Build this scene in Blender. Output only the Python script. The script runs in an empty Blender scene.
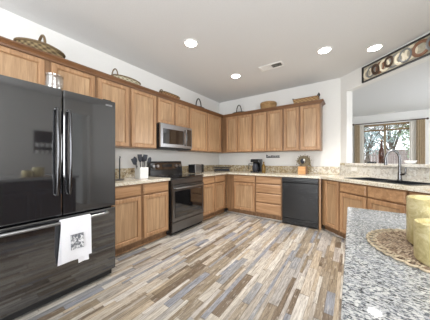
import bpy, bmesh, math, random
from mathutils import Vector, Matrix
random.seed(7)
PI = math.pi
SC = bpy.context.scene
COL = SC.collection

# ------------------------------------------------------------------ camera, world, lights, exposure
cam_d = bpy.data.cameras.new('camera')
cam_d.sensor_width = 36.0
cam_d.lens = 190.8 / 430 * 36
cam_d.clip_start = 0.02
cam = bpy.data.objects.new('camera', cam_d)
COL.objects.link(cam)
cam.location = (2.896, -4.287, 1.192)
cam.rotation_euler = (PI / 2, 0, math.radians(35.33))
SC.camera = cam

SC.view_settings.view_transform = 'Standard'
SC.view_settings.look = 'None'
SC.view_settings.exposure = 0.41
SC.view_settings.gamma = 1.0
SC.view_settings.use_curve_mapping = False

world = bpy.data.worlds.new('world')
SC.world = world
world.use_nodes = True
wn = world.node_tree
bg = wn.nodes['Background']
bg.inputs['Color'].default_value = (0.86, 0.93, 1.0, 1)
bg.inputs['Strength'].default_value = 2.2


def area_light(name, loc, rot, sx, sy, power, color=(1, 1, 1)):
    d = bpy.data.lights.new(name, 'AREA')
    d.shape = 'RECTANGLE'
    d.size, d.size_y, d.energy, d.color = sx, sy, power, color
    o = bpy.data.objects.new(name, d)
    COL.objects.link(o)
    o.location, o.rotation_euler = loc, rot
    return o


# fill lights added outside the unseen kitchen and dining windows, standing in for daylight
area_light('daylight_fill_right', (4.95, -4.9, 1.35), (0, PI / 2, 0), 2.0, 2.2, 112, (0.97, 0.985, 1.0))
area_light('daylight_fill_rear', (2.3, -7.75, 1.3), (PI / 2, 0, 0), 3.4, 2.1, 100, (0.97, 0.985, 1.0))
area_light('daylight_fill_dining', (6.75, 1.6, 1.4), (0, PI / 2, 0), 2.0, 2.6, 70, (0.97, 0.985, 1.0))
CAN_POWER = 88.0

# ------------------------------------------------------------------ helpers
SRGB = lambda r, g, b: tuple(((c / 255) / 12.92 if c / 255 <= 0.04045 else ((c / 255 + 0.055) / 1.055) ** 2.4) for c in (r, g, b)) + (1,)


class Frame:
    """u along the wall, d out of the wall, z up"""
    def __init__(self, o, u, d):
        self.o, self.u, self.d = Vector(o), Vector(u), Vector(d)

    def __call__(self, u, d, z):
        return self.o + self.u * u + self.d * d + Vector((0, 0, z))


WORLD = Frame((0, 0, 0), (1, 0, 0), (0, 1, 0))
LEFT = Frame((0, 0, 0), (0, 1, 0), (1, 0, 0))          # u = world Y, d = world X
BACK = Frame((0, 0, 0), (1, 0, 0), (0, -1, 0))         # u = world X, d = -world Y
R2 = math.sqrt(0.5)
WCX = 2.748                                             # where the back wall turns 45 degrees
ANG = Frame((WCX, 0, 0), (R2, -R2, 0), (-R2, -R2, 0))


class MB:
    def __init__(self, f=WORLD):
        self.f = f
        self.bm = bmesh.new()

    def face(self, pts, raw=False):
        vs = [self.bm.verts.new(p if raw else self.f(*p)) for p in pts]
        return self.bm.faces.new(vs)

    def box(self, u0, u1, d0, d1, z0, z1, bev=0.0):
        tmp = bmesh.new()
        vs = [tmp.verts.new(self.f(u, d, z)) for u in (u0, u1) for d in (d0, d1) for z in (z0, z1)]
        for q in ((0, 1, 3, 2), (4, 6, 7, 5), (0, 4, 5, 1), (2, 3, 7, 6), (0, 2, 6, 4), (1, 5, 7, 3)):
            tmp.faces.new([vs[i] for i in q])
        if bev > 0:
            bmesh.ops.bevel(tmp, geom=tmp.edges[:], offset=bev, segments=2, affect='EDGES', profile=0.6)
        self.merge(tmp)
        return self

    def merge(self, tmp):
        bmesh.ops.recalc_face_normals(tmp, faces=tmp.faces[:])
        m = {}
        for v in tmp.verts:
            m[v.index if False else v] = self.bm.verts.new(v.co)
        for f in tmp.faces:
            nf = self.bm.faces.new([m[v] for v in f.verts])
            nf.smooth = f.smooth
        tmp.free()

    def rings(self, rings, closed=True, cap0=True, cap1=True, smooth=True, loop=False):
        tmp = bmesh.new()
        R = [[tmp.verts.new(p) for p in r] for r in rings]
        n = len(R[0])
        pairs = list(zip(R[:-1], R[1:]))
        if loop:
            pairs.append((R[-1], R[0]))
        for a, b in pairs:
            for i in range(n if closed else n - 1):
                j = (i + 1) % n
                f = tmp.faces.new((a[i], a[j], b[j], b[i]))
                f.smooth = smooth
        if not loop:
            if cap0: tmp.faces.new(R[0][::-1])
            if cap1: tmp.faces.new(R[-1])
        self.merge(tmp)
        return self

    def tube(self, path, r, n=10, loop=False, flat=1.0):
        """path in frame coords; r number or list"""
        P = [self.f(*p) for p in path]
        m = len(P)
        rr = r if isinstance(r, (list, tuple)) else [r] * m
        up = Vector((0, 0, 1))
        rings = []
        prev = None
        for i in range(m):
            a = P[i - 1] if (i > 0 or loop) else P[i]
            b = P[(i + 1) % m] if (i < m - 1 or loop) else P[i]
            t = (b - a).normalized()
            if prev is None:
                s = t.cross(up)
                if s.length < 1e-3: s = t.cross(Vector((1, 0, 0)))
            else:
                s = prev - t * prev.dot(t)
                if s.length < 1e-4: s = t.cross(up)
            s.normalize()
            prev = s
            w = t.cross(s)
            rings.append([P[i] + (s * math.cos(k * 2 * PI / n) + w * math.sin(k * 2 * PI / n) * flat) * rr[i] for k in range(n)])
        return self.rings(rings, loop=loop)

    def cyl(self, p0, p1, r, n=20, r1=None):
        return self.tube([p0, p1], [r, r if r1 is None else r1], n)

    def lathe(self, c, prof, n=32, sx=1.0, sy=1.0, rot=0.0, cap0=True, cap1=True):
        """prof [(r, z)] around vertical axis at frame point c"""
        rings = []
        for r, z in prof:
            ring = []
            for k in range(n):
                a = k * 2 * PI / n
                x, y = r * math.cos(a) * sx, r * math.sin(a) * sy
                ring.append(self.f(c[0] + x * math.cos(rot) - y * math.sin(rot), c[1] + x * math.sin(rot) + y * math.cos(rot), c[2] + z))
            rings.append(ring)
        return self.rings(rings, cap0=cap0, cap1=cap1)

    def prism(self, poly, z0, z1, holes=()):
        """poly and holes as (u,d) lists; horizontal slab"""
        tmp = bmesh.new()
        eds = []
        for lp in [poly] + list(holes):
            vs = [tmp.verts.new(self.f(p[0], p[1], z0)) for p in lp]
            for i in range(len(vs)):
                eds.append(tmp.edges.new((vs[i], vs[(i + 1) % len(vs)])))
        bmesh.ops.triangle_fill(tmp, use_beauty=True, use_dissolve=False, edges=eds)
        r = bmesh.ops.extrude_face_region(tmp, geom=tmp.faces[:])
        for v in [g for g in r['geom'] if isinstance(g, bmesh.types.BMVert)]:
            v.co.z += z1 - z0
        self.merge(tmp)
        return self

    def build(self, name, mat, parent=None, sharp=True):
        me = bpy.data.meshes.new(name)
        loc = Vector((0, 0, 0))
        if parent is not None:
            p = parent
            while p is not None:
                loc += p.location
                p = p.parent
        else:
            xs = [v.co for v in self.bm.verts]
            lo = Vector([min(c[i] for c in xs) for i in range(3)])
            hi = Vector([max(c[i] for c in xs) for i in range(3)])
            loc = Vector(((lo.x + hi.x) / 2, (lo.y + hi.y) / 2, lo.z))
        for v in self.bm.verts:
            v.co -= loc
        self.bm.to_mesh(me)
        self.bm.free()
        for m in (mat if isinstance(mat, (list, tuple)) else [mat]):
            me.materials.append(m)
        o = bpy.data.objects.new(name, me)
        COL.objects.link(o)
        if parent is not None:
            o.parent = parent
        else:
            o.location = loc
        if sharp:
            flags = [p.use_smooth for p in me.polygons]
            if any(flags):
                me.set_sharp_from_angle(angle=math.radians(40))
                me.polygons.foreach_set('use_smooth', flags)
        return o


def tag(o, label=None, cat=None, group=None, kind=None):
    if label: o['label'] = label
    if cat: o['category'] = cat
    if group: o['group'] = group
    if kind: o['kind'] = kind
    return o


def thing(name, label, cat, loc, group=None):
    o = bpy.data.objects.new(name, None)
    o.empty_display_size = 0.1
    COL.objects.link(o)
    o.location = loc
    return tag(o, label, cat, group)


# ------------------------------------------------------------------ materials
class NT:
    def __init__(self, name):
        self.m = bpy.data.materials.new(name)
        self.m.use_nodes = True
        self.t = self.m.node_tree
        self.b = self.t.nodes['Principled BSDF']
        self.out = self.t.nodes['Material Output']

    def n(self, typ, **kw):
        o = self.t.nodes.new(typ)
        for k, v in kw.items():
            setattr(o, k, v)
        return o

    def link(self, a, b):
        self.t.links.new(a, b)

    def sock(self, inp, v):
        if isinstance(v, bpy.types.NodeSocket):
            self.link(v, inp)
        else:
            inp.default_value = v

    def math(self, op, a, b=None):
        o = self.n('ShaderNodeMath', operation=op)
        self.sock(o.inputs[0], a)
        if b is not None: self.sock(o.inputs[1], b)
        return o.outputs[0]

    def noise(self, vec, scale, detail=4, rough=0.6, dist=0.0):
        o = self.n('ShaderNodeTexNoise')
        self.link(vec, o.inputs['Vector'])
        o.inputs['Scale'].default_value = scale
        o.inputs['Detail'].default_value = detail
        o.inputs['Roughness'].default_value = rough
        o.inputs['Distortion'].default_value = dist
        return o.outputs['Fac']

    def ramp(self, fac, stops, const=False):
        o = self.n('ShaderNodeValToRGB')
        o.color_ramp.interpolation = 'CONSTANT' if const else 'LINEAR'
        el = o.color_ramp.elements
        while len(el) < len(stops): el.new(0.5)
        for e, (p, c) in zip(el, stops):
            e.position = p
            e.color = c
        self.link(fac, o.inputs[0])
        return o.outputs[0]

    def mix(self, fac, a, b, mode='MIX'):
        o = self.n('ShaderNodeMix', data_type='RGBA', blend_type=mode)
        self.sock(o.inputs[0], fac)
        self.sock(o.inputs[6], a)
        self.sock(o.inputs[7], b)
        return o.outputs[2]

    def coord(self, scale=(1, 1, 1), rot=(0, 0, 0), rand=True, which='Object'):
        tc = self.n('ShaderNodeTexCoord')
        mp = self.n('ShaderNodeMapping')
        mp.inputs['Scale'].default_value = scale
        mp.inputs['Rotation'].default_value = rot
        v = tc.outputs[which]
        if rand:
            oi = self.n('ShaderNodeObjectInfo')
            ad = self.n('ShaderNodeVectorMath', operation='ADD')
            self.link(v, ad.inputs[0])
            sc = self.math('MULTIPLY', oi.outputs['Random'], 37.0)
            cb = self.n('ShaderNodeCombineXYZ')
            for i in range(3): self.link(sc, cb.inputs[i])
            self.link(cb.outputs[0], ad.inputs[1])
            v = ad.outputs[0]
        self.link(v, mp.inputs['Vector'])
        return mp.outputs[0]

    def bump(self, h, strength=0.2, dist=0.01):
        o = self.n('ShaderNodeBump')
        o.inputs['Strength'].default_value = strength
        o.inputs['Distance'].default_value = dist
        self.link(h, o.inputs['Height'])
        self.link(o.outputs[0], self.b.inputs['Normal'])


def plain(name, c, rough=0.5, metal=0.0, ior=1.5, var=0.04, scale=30):
    t = NT(name)
    v = t.coord(rand=False)
    nz = t.noise(v, scale, 3)
    lo = tuple(x * (1 - var) for x in c[:3]) + (1,)
    hi = tuple(min(1, x * (1 + var)) for x in c[:3]) + (1,)
    t.link(t.ramp(nz, [(0.3, lo), (0.7, hi)]), t.b.inputs['Base Color'])
    t.b.inputs['Roughness'].default_value = rough
    t.b.inputs['Metallic'].default_value = metal
    t.b.inputs['IOR'].default_value = ior
    return t.m


def wood(name, axis, dark, light, rough=0.38):
    t = NT(name)
    s = {'z': (26, 26, 1.6), 'x': (1.6, 26, 26), 'y': (26, 1.6, 26), 'a': (1.6, 26, 26)}[axis]
    rot = (0, 0, PI / 4) if axis == 'a' else (0, 0, 0)
    v = t.coord(s, rot)
    n1 = t.noise(v, 1.0, 5, 0.62, 0.6)
    s2 = tuple(x * 5 for x in s)
    n2 = t.noise(t.coord(s2, rot), 1.0, 2, 0.5)
    mid = tuple((a + b) / 2 for a, b in zip(dark, light))
    c1 = t.ramp(n1, [(0.25, dark), (0.5, mid), (0.72, light)])
    c2 = t.ramp(n2, [(0.35, (0.72, 0.66, 0.60, 1)), (0.6, (1, 1, 1, 1))])
    t.link(t.mix(0.38, c1, c2, 'MULTIPLY'), t.b.inputs['Base Color'])
    t.b.inputs['Roughness'].default_value = rough
    t.bump(n2, 0.05, 0.002)
    return t.m


OAK_D, OAK_L = SRGB(146, 107, 73), SRGB(200, 160, 121)
M = {}
for ax in 'zxya':
    M['oak_' + ax] = wood('oak_' + ax, ax, OAK_D, OAK_L)
M['oak_panel'] = wood('oak_panel', 'z', SRGB(152, 118, 86), SRGB(202, 168, 131), 0.3)  # paler and greyer than the frames: some glare is in the colour
M['crown'] = wood('crown_wood', 'y', SRGB(98, 66, 42), SRGB(138, 98, 66))
M['crown_x'] = wood('crown_wood_x', 'x', SRGB(98, 66, 42), SRGB(138, 98, 66))
M['carcass'] = wood('oak_carcass', 'z', SRGB(112, 82, 56), SRGB(160, 124, 90))  # darkened oak: puts the shade of the door gaps into the colour
M['wall'] = plain('wall_paint', SRGB(234, 233, 230), 0.85, var=0.012, scale=60)
M['ceil'] = plain('ceiling_paint', SRGB(226, 226, 226), 0.9, var=0.03, scale=90)
M['trim'] = plain('white_trim', SRGB(240, 239, 236), 0.5, var=0.01)
M['black'] = plain('black_gloss', (0.012, 0.012, 0.013, 1), 0.2, ior=1.5)
M['fridge'] = plain('black_fridge_gloss', (0.014, 0.014, 0.016, 1), 0.05, ior=2.3)
M['black_matte'] = plain('black_matte', (0.015, 0.015, 0.016, 1), 0.5)
M['glass_black'] = plain('black_glass', (0.006, 0.006, 0.007, 1), 0.04, ior=2.1)
M['dark_steel'] = plain('black_stainless', (0.2, 0.2, 0.205, 1), 0.28, metal=1.0)
M['steel'] = plain('stainless_steel', (0.36, 0.36, 0.37, 1), 0.28, metal=1.0)
M['chrome'] = plain('brushed_nickel', (0.2, 0.2, 0.205, 1), 0.22, metal=1.0)
M['handle'] = plain('dark_chrome_handle', (0.11, 0.11, 0.115, 1), 0.2, metal=1.0)
M['white_ceramic'] = plain('white_ceramic', SRGB(238, 238, 236), 0.18)
M['white_plastic'] = plain('white_plastic', SRGB(238, 236, 230), 0.35)
M['iron'] = plain('black_iron', (0.02, 0.02, 0.022, 1), 0.4)
M['bowl'] = plain('white_bowl', SRGB(245, 245, 245), 0.2)
M['display'] = plain('display', (0.03, 0.035, 0.04, 1), 0.1)


def floor_mat():
    t = NT('wood_plank_tile')
    tc = t.n('ShaderNodeTexCoord')
    sp = t.n('ShaderNodeSeparateXYZ')
    t.link(tc.outputs['Object'], sp.inputs[0])
    x, y = sp.outputs[0], sp.outputs[1]
    W = 0.047
    a = t.math('MULTIPLY', x, 1 / W)
    s = t.math('MULTIPLY', t.math('SINE', t.math('MULTIPLY', x, 2 * PI / (W * 3.7))), 0.36)
    tt = t.math('ADD', a, s)
    row = t.math('FLOOR', tt)
    fr = t.math('FRACT', tt)
    w1 = t.n('ShaderNodeTexWhiteNoise', noise_dimensions='1D')
    t.link(row, w1.inputs['W'])
    rnd = w1.outputs['Value']
    ln = t.math('ADD', t.math('MULTIPLY', rnd, 1.7), 1.4)
    ly = t.math('ADD', t.math('MULTIPLY', y, ln), t.math('MULTIPLY', rnd, 91.7))
    # vary lengths along a row too
    ly = t.math('ADD', ly, t.math('MULTIPLY', t.math('SINE', t.math('MULTIPLY', ly, 1.9)), 0.3))
    cell = t.math('FLOOR', ly)
    fy = t.math('FRACT', ly)
    cb = t.n('ShaderNodeCombineXYZ')
    t.link(row, cb.inputs[0]); t.link(cell, cb.inputs[1])
    w2 = t.n('ShaderNodeTexWhiteNoise', noise_dimensions='2D')
    t.link(cb.outputs[0], w2.inputs['Vector'])
    pid = w2.outputs['Value']
    cols = [(198, 192, 182), (164, 152, 135), (212, 208, 200), (158, 160, 164), (154, 140, 120), (200, 190, 176), (182, 175, 166),
            (154, 158, 168), (216, 212, 206), (128, 113, 97), (194, 180, 160), (174, 171, 168), (206, 200, 190), (154, 141, 124), (192, 187, 182)]
    c = t.ramp(pid, [(i / len(cols), SRGB(*k)) for i, k in enumerate(cols)], True)
    # streaky grain along the planks, shifted per plank
    off = t.n('ShaderNodeVectorMath', operation='ADD')
    mp = t.n('ShaderNodeMapping')
    mp.inputs['Scale'].default_value = (60, 4.2, 1)
    t.link(tc.outputs['Object'], mp.inputs['Vector'])
    t.link(mp.outputs[0], off.inputs[0])
    sc = t.n('ShaderNodeVectorMath', operation='SCALE')
    t.link(w2.outputs['Color'], sc.inputs[0])
    sc.inputs['Scale'].default_value = 50
    t.link(sc.outputs[0], off.inputs[1])
    g = t.noise(off.outputs[0], 1.0, 6, 0.7, 0.8)
    c = t.mix(0.75, c, t.ramp(g, [(0.33, (0.30, 0.27, 0.25, 1)), (0.47, (0.82, 0.81, 0.80, 1)), (0.58, (1.04, 1.04, 1.03, 1)), (0.72, (1.3, 1.3, 1.3, 1))]), 'MULTIPLY')
    fm = t.n('ShaderNodeMapping')
    fm.inputs['Scale'].default_value = (150, 7, 1)
    t.link(tc.outputs['Object'], fm.inputs['Vector'])
    fs = t.noise(fm.outputs[0], 1.0, 4, 0.7, 0.4)
    c = t.mix(0.7, c, t.ramp(fs, [(0.36, (0.5, 0.47, 0.44, 1)), (0.5, (1, 1, 1, 1)), (0.66, (1.22, 1.22, 1.22, 1))]), 'MULTIPLY')
    # weathered paint patches
    wv = t.n('ShaderNodeMapping')
    wv.inputs['Scale'].default_value = (16, 5, 1)
    t.link(off.outputs[0], wv.inputs['Vector'])
    wv.inputs['Scale'].default_value = (0.7, 1.6, 1)
    p = t.noise(wv.outputs[0], 1.3, 5, 0.75)
    pm = t.ramp(p, [(0.56, (0, 0, 0, 1)), (0.64, (1, 1, 1, 1))])
    c = t.mix(t.math('MULTIPLY', pm, 0.5), c, SRGB(214, 209, 201))
    kv = t.n('ShaderNodeMapping')
    kv.inputs['Scale'].default_value = (0.9, 2.2, 1)
    t.link(off.outputs[0], kv.inputs['Vector'])
    kn = t.noise(kv.outputs[0], 1.6, 6, 0.8, 1.5)
    c = t.mix(t.math('MULTIPLY', t.ramp(kn, [(0.60, (0, 0, 0, 1)), (0.70, (1, 1, 1, 1))]), 0.4), c, SRGB(98, 84, 68))
    # joints
    jx = t.math('LESS_THAN', t.math('ABSOLUTE', t.math('SUBTRACT', fr, 0.5)), 0.475)
    jy = t.math('LESS_THAN', t.math('ABSOLUTE', t.math('SUBTRACT', fy, 0.5)), 0.494)
    j = t.math('MULTIPLY', jx, jy)
    c = t.mix(j, t.mix(0.55, c, SRGB(92, 80, 68)), c)
    c = t.mix(1.0, c, (0.84, 0.825, 0.80, 1), 'MULTIPLY')
    t.link(c, t.b.inputs['Base Color'])
    t.b.inputs['Roughness'].default_value = 0.34
    t.bump(g, 0.06, 0.003)
    return t.m


M['floor'] = floor_mat()


def granite(name, base, blotch1, blotch2, dark, scale=1.0, stretch=(1, 1, 1), th=0.0, rough=0.12, rot=0.0, dk=0.0):
    t = NT(name)
    v = t.coord(stretch, (0, 0, rot), rand=False)
    n1 = t.noise(v, 9 * scale, 5, 0.65, 0.8)
    n2 = t.noise(v, 38 * scale, 4, 0.6, 0.3)
    n3 = t.noise(v, 62 * scale, 4, 0.7, 0.2)
    n4 = t.noise(v, 24 * scale, 6, 0.75, 1.2)
    c = t.mix(t.ramp(n1, [(0.46 - th, (0, 0, 0, 1)), (0.62 - th, (1, 1, 1, 1))]), base, blotch1)
    c = t.mix(t.ramp(n2, [(0.5 - th, (0, 0, 0, 1)), (0.6 - th, (1, 1, 1, 1))]), c, blotch2)
    c = t.mix(t.ramp(n3, [(0.56, (0, 0, 0, 1)), (0.62, (1, 1, 1, 1))]), c, base)
    c = t.mix(t.ramp(n4, [(0.60 - dk - th * 0.5, (0, 0, 0, 1)), (0.67 - dk - th * 0.5, (1, 1, 1, 1))]), c, dark)
    t.link(c, t.b.inputs['Base Color'])
    t.b.inputs['Roughness'].default_value = rough
    return t.m


M['granite'] = granite('beige_granite', SRGB(226, 220, 206), SRGB(212, 200, 174), SRGB(186, 172, 148), SRGB(110, 92, 74), 1.5)
M['granite_bs'] = granite('beige_granite_splash', SRGB(214, 205, 184), SRGB(190, 172, 136), SRGB(158, 138, 106), SRGB(92, 70, 52), 0.6, th=0.04)
M['granite_w'] = granite('pale_granite', SRGB(226, 223, 215), SRGB(214, 207, 192), SRGB(196, 189, 178), SRGB(136, 116, 96), 0.9)
M['granite_i'] = granite('blue_grey_granite', SRGB(206, 206, 202), SRGB(172, 174, 176), SRGB(96, 100, 106), SRGB(38, 39, 44), 3.6, (0.8, 1.4, 1), 0.03, 0.05, 0.5, 0.05)


def weave(name, c1, c2, sx=90.0, sz=70.0, rough=0.8):
    t = NT(name)
    tc = t.n('ShaderNodeTexCoord')
    sp = t.n('ShaderNodeSeparateXYZ')
    t.link(tc.outputs['Object'], sp.inputs[0])
    h = t.math('ADD', sp.outputs[0], sp.outputs[1])
    a = t.math('SINE', t.math('MULTIPLY', h, sx))
    b = t.math('SINE', t.math('MULTIPLY', sp.outputs[2], sz * 2))
    w = t.math('MULTIPLY', a, b)
    f = t.math('ADD', t.math('MULTIPLY', w, 0.5), 0.5)
    nz = t.noise(tc.outputs['Object'], 40, 3)
    f = t.math('ADD', t.math('MULTIPLY', f, 0.6), t.math('MULTIPLY', nz, 0.4))
    t.link(t.ramp(f, [(0.25, c1), (0.7, c2)]), t.b.inputs['Base Color'])
    t.b.inputs['Roughness'].default_value = rough
    t.bump(w, 0.5, 0.006)
    return t.m


M['wicker_dark'] = weave('dark_wicker', SRGB(84, 68, 46), SRGB(150, 130, 94))
M['wicker_pale'] = weave('pale_wicker', SRGB(136, 126, 98), SRGB(206, 198, 172))
M['wicker_tan'] = weave('tan_wicker', SRGB(120, 88, 54), SRGB(192, 156, 108))
M['wicker_brown'] = weave('brown_wicker', SRGB(88, 60, 38), SRGB(168, 126, 82))
M['wicker_black'] = plain('dark_stained_cane', SRGB(54, 48, 44), 0.6)
M['wicker_rim'] = plain('cane_rim', SRGB(120, 100, 72), 0.7)


def glass(name, tint=(1, 1, 1, 1), fac=0.08):
    t = NT(name)
    tr = t.n('ShaderNodeBsdfTransparent')
    tr.inputs[0].default_value = tint
    gl = t.n('ShaderNodeBsdfGlossy')
    gl.inputs['Roughness'].default_value = 0.02
    mx = t.n('ShaderNodeMixShader')
    mx.inputs[0].default_value = fac
    t.link(tr.outputs[0], mx.inputs[1]); t.link(gl.outputs[0], mx.inputs[2])
    t.link(mx.outputs[0], t.out.inputs['Surface'])
    return t.m


M['pane'] = glass('window_glass', fac=0.05)
M['jar_glass'] = glass('ribbed_glass', (0.94, 0.95, 0.95, 1), 0.22)
M['bottle'] = plain('amber_bottle_glass', SRGB(76, 40, 26), 0.08)
M['bottle'].node_tree.nodes['Principled BSDF'].inputs['Transmission Weight'].default_value = 0.35


def emis(name, c, s):
    t = NT(name)
    t.b.inputs['Emission Color'].default_value = c
    t.b.inputs['Emission Strength'].default_value = s
    return t.m


M['lens'] = emis('lamp_lens', (1, 0.97, 0.92, 1), 18.0)


def gold_mat():
    t = NT('pale_gold_foil')
    v = t.coord(rand=False)
    n1 = t.noise(v, 22, 5, 0.7, 1.5)
    n2 = t.noise(v, 90, 3, 0.6)
    t.link(t.ramp(n1, [(0.3, SRGB(170, 154, 102)), (0.5, SRGB(204, 191, 142)), (0.7, SRGB(228, 219, 180))]), t.b.inputs['Base Color'])
    t.b.inputs['Metallic'].default_value = 0.35
    t.b.inputs['Roughness'].default_value = 0.42
    t.bump(t.math('ADD', n1, t.math('MULTIPLY', n2, 0.3)), 0.35, 0.006)
    return t.m


M['gold'] = gold_mat()


def jute_mat():
    t = NT('jute_braid')
    tc = t.n('ShaderNodeTexCoord')
    sp = t.n('ShaderNodeSeparateXYZ')
    t.link(tc.outputs['Object'], sp.inputs[0])
    ang = t.math('ARCTAN2', sp.outputs[1], sp.outputs[0])
    r = t.math('SQRT', t.math('ADD', t.math('MULTIPLY', sp.outputs[0], sp.outputs[0]), t.math('MULTIPLY', sp.outputs[1], sp.outputs[1])))
    row = t.math('FLOOR', t.math('MULTIPLY', r, 1 / 0.0125))
    cnt = t.math('MULTIPLY', t.math('ADD', row, 0.6), 3.2)
    cb = t.n('ShaderNodeCombineXYZ')
    t.link(t.math('FLOOR', t.math('MULTIPLY', ang, cnt)), cb.inputs[0]); t.link(row, cb.inputs[1])
    wn_ = t.n('ShaderNodeTexWhiteNoise', noise_dimensions='2D')
    t.link(cb.outputs[0], wn_.inputs['Vector'])
    f = wn_.outputs['Value']
    nz = t.noise(tc.outputs['Object'], 70, 4, 0.7)
    f2 = t.math('ADD', t.math('MULTIPLY', f, 0.36), t.math('MULTIPLY', nz, 0.68))
    t.link(t.ramp(f2, [(0.32, SRGB(92, 76, 62)), (0.52, SRGB(146, 124, 102)), (0.78, SRGB(202, 186, 162))]), t.b.inputs['Base Color'])
    t.b.inputs['Roughness'].default_value = 0.9
    t.bump(f2, 0.6, 0.006)
    return t.m


M['jute'] = jute_mat()
M['jute_edge'] = plain('cream_jute_edge', SRGB(190, 174, 148), 0.9, var=0.3, scale=80)


def print_mat():
    t = NT('grey_print')
    v = t.coord(rand=False)
    n = t.noise(v, 26, 4, 0.65, 1.2)
    t.link(t.ramp(n, [(0.42, SRGB(104, 106, 112)), (0.50, SRGB(140, 142, 146)), (0.57, SRGB(226, 226, 228))]), t.b.inputs['Base Color'])
    t.b.inputs['Roughness'].default_value = 0.9
    return t.m


M['print'] = print_mat()
M['towel'] = plain('white_cotton', SRGB(236, 236, 240), 0.95, var=0.03, scale=120)
M['curtain'] = plain('tan_curtain', SRGB(200, 182, 154), 0.9, var=0.1, scale=20)
M['sheer'] = plain('white_sheer', SRGB(232, 228, 220), 0.9)
M['bamboo'] = wood('bamboo_blind', 'x', SRGB(96, 74, 50), SRGB(176, 150, 112), 0.7)
M['alu'] = plain('tan_window_frame', SRGB(150, 134, 108), 0.5)
M['fence'] = wood('fence_wood', 'z', SRGB(138, 122, 120), SRGB(196, 180, 176), 0.8)
M['ground'] = plain('dry_lawn', SRGB(132, 128, 100), 0.95, var=0.25, scale=6)
M['bark'] = wood('bark', 'z', SRGB(64, 54, 46), SRGB(112, 98, 86), 0.9)
M['leaf'] = plain('leaves', SRGB(138, 156, 126), 0.6, var=0.35, scale=9)
M['leaf_b'] = plain('blue_green_leaves', SRGB(156, 172, 172), 0.6, var=0.35, scale=9)
M['copper'] = plain('copper_ring', SRGB(128, 90, 66), 0.4, metal=0.15)
M['bronze'] = plain('bronze_ring', SRGB(76, 58, 46), 0.4, metal=0.2)
M['silver'] = plain('silver_ring', SRGB(128, 130, 130), 0.35, metal=0.2)
M['champagne'] = plain('champagne_ring', SRGB(226, 216, 194), 0.5)
M['sign_back'] = plain('cream_canvas', SRGB(176, 168, 150), 0.8, var=0.2)
M['box_wood'] = wood('crate_wood', 'x', SRGB(190, 130, 74), SRGB(232, 186, 130), 0.5)
M['wreath'] = plain('dried_foliage', SRGB(122, 110, 88), 0.9, var=0.45, scale=60)
M['navy'] = plain('dark_navy', SRGB(40, 44, 54), 0.5)
M['buffet'] = wood('dark_buffet_wood', 'y', SRGB(44, 32, 26), SRGB(72, 54, 44), 0.4)
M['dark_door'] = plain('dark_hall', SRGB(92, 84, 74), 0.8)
M['sink'] = plain('black_composite', (0.018, 0.020, 0.024, 1), 0.3, ior=1.6)
M['amber'] = plain('amber_oil', SRGB(120, 92, 40), 0.15)

# ------------------------------------------------------------------ setting
CEIL = 2.738
XR, YR = 4.7, -7.5          # right wall and rear wall of the kitchen
T = 0.12


def struct(name, mb, mat):
    o = mb.build(name, mat)
    o['kind'] = 'structure'
    return o


b = MB(); b.box(-T, 6.8, YR - T, 4.32, -0.1, 0)
fl = struct('floor', b, M['floor'])
fl_loc = fl.location
b = MB(); b.box(-T, 6.8, YR - T, 4.32, CEIL, CEIL + 0.1)
struct('ceiling', b, M['ceil'])
b = MB(); b.box(-T, 0, YR - T, T, 0, CEIL)
struct('wall_left', b, M['wall'])
b = MB(); b.box(0, WCX + 0.05, 0, T, 0, CEIL)
struct('wall_back', b, M['wall'])
# 45 degree wall: solid strip, half wall, header, far post (overlapping opening s 0.14 .. 2.05)
OP0, OP1, HEAD, BARZ = 0.135, 2.05, 2.44, 1.095
SEND = (XR - WCX) / R2
b = MB(ANG)
b.box(0, OP0, -T, 0, 0, CEIL)
b.box(OP0, OP1, -T, 0, 0, BARZ)
b.box(OP0, OP1, -T, 0, HEAD, CEIL)
b.box(OP1, SEND + 0.05, -T, 0, 0, CEIL)
struct('wall_angled', b, M['wall'])
# right wall with a doorway and an unseen window added for side light
b = MB()
YA = -(XR - WCX)
DY0, DY1 = -2.46, -2.04
WY0, WY1 = -5.9, -3.85
b.box(XR, XR + T, DY1, YA + 0.05, 0, CEIL)
b.box(XR, XR + T, DY0, DY1, 2.40, CEIL)
b.box(XR, XR + T, WY1, DY0, 0, CEIL)
b.box(XR, XR + T, WY0, WY1, 0, 0.35)
b.box(XR, XR + T, WY0, WY1, 2.35, CEIL)
b.box(XR, XR + T, YR - T, WY0, 0, CEIL)
struct('wall_right', b, M['wall'])
b = MB()
b.box(0, 0.6, YR - T, YR, 0, CEIL)
b.box(4.0, XR, YR - T, YR, 0, CEIL)
b.box(0.6, 4.0, YR - T, YR, 2.35, CEIL)
b.box(0.6, 4.0, YR - T, YR, 0, 0.25)
struct('wall_rear', b, M['wall'])
# dining room shell
b = MB(); b.box(1.4, 1.5, T, 4.2, 0, CEIL); struct('wall_dining_left', b, M['wall'])
FX0, FX1, FZ0, FZ1, YF = 3.10, 4.60, 0.80, 2.41, 4.2
b = MB()
b.box(1.4, FX0, YF, YF + T, 0, CEIL)
b.box(FX1, 6.8, YF, YF + T, 0, CEIL)
b.box(FX0, FX1, YF, YF + T, 0, FZ0)
b.box(FX0, FX1, YF, YF + T, FZ1, CEIL)
struct('wall_dining_far', b, M['wall'])
b = MB()
b.box(6.6, 6.72, YA - 0.2, 0.3, 0, CEIL)
b.box(6.6, 6.72, 2.9, YF, 0, CEIL)
b.box(6.6, 6.72, 0.3, 2.9, 0, 0.4)
b.box(6.6, 6.72, 0.3, 2.9, 2.4, CEIL)
b.box(XR + T, 6.6, YA - 0.2, YA - 0.1, 0, CEIL)
struct('wall_dining_right', b, M['wall'])
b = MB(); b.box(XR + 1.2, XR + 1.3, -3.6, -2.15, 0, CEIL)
struct('wall_hall', b, M['dark_door'])


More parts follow.
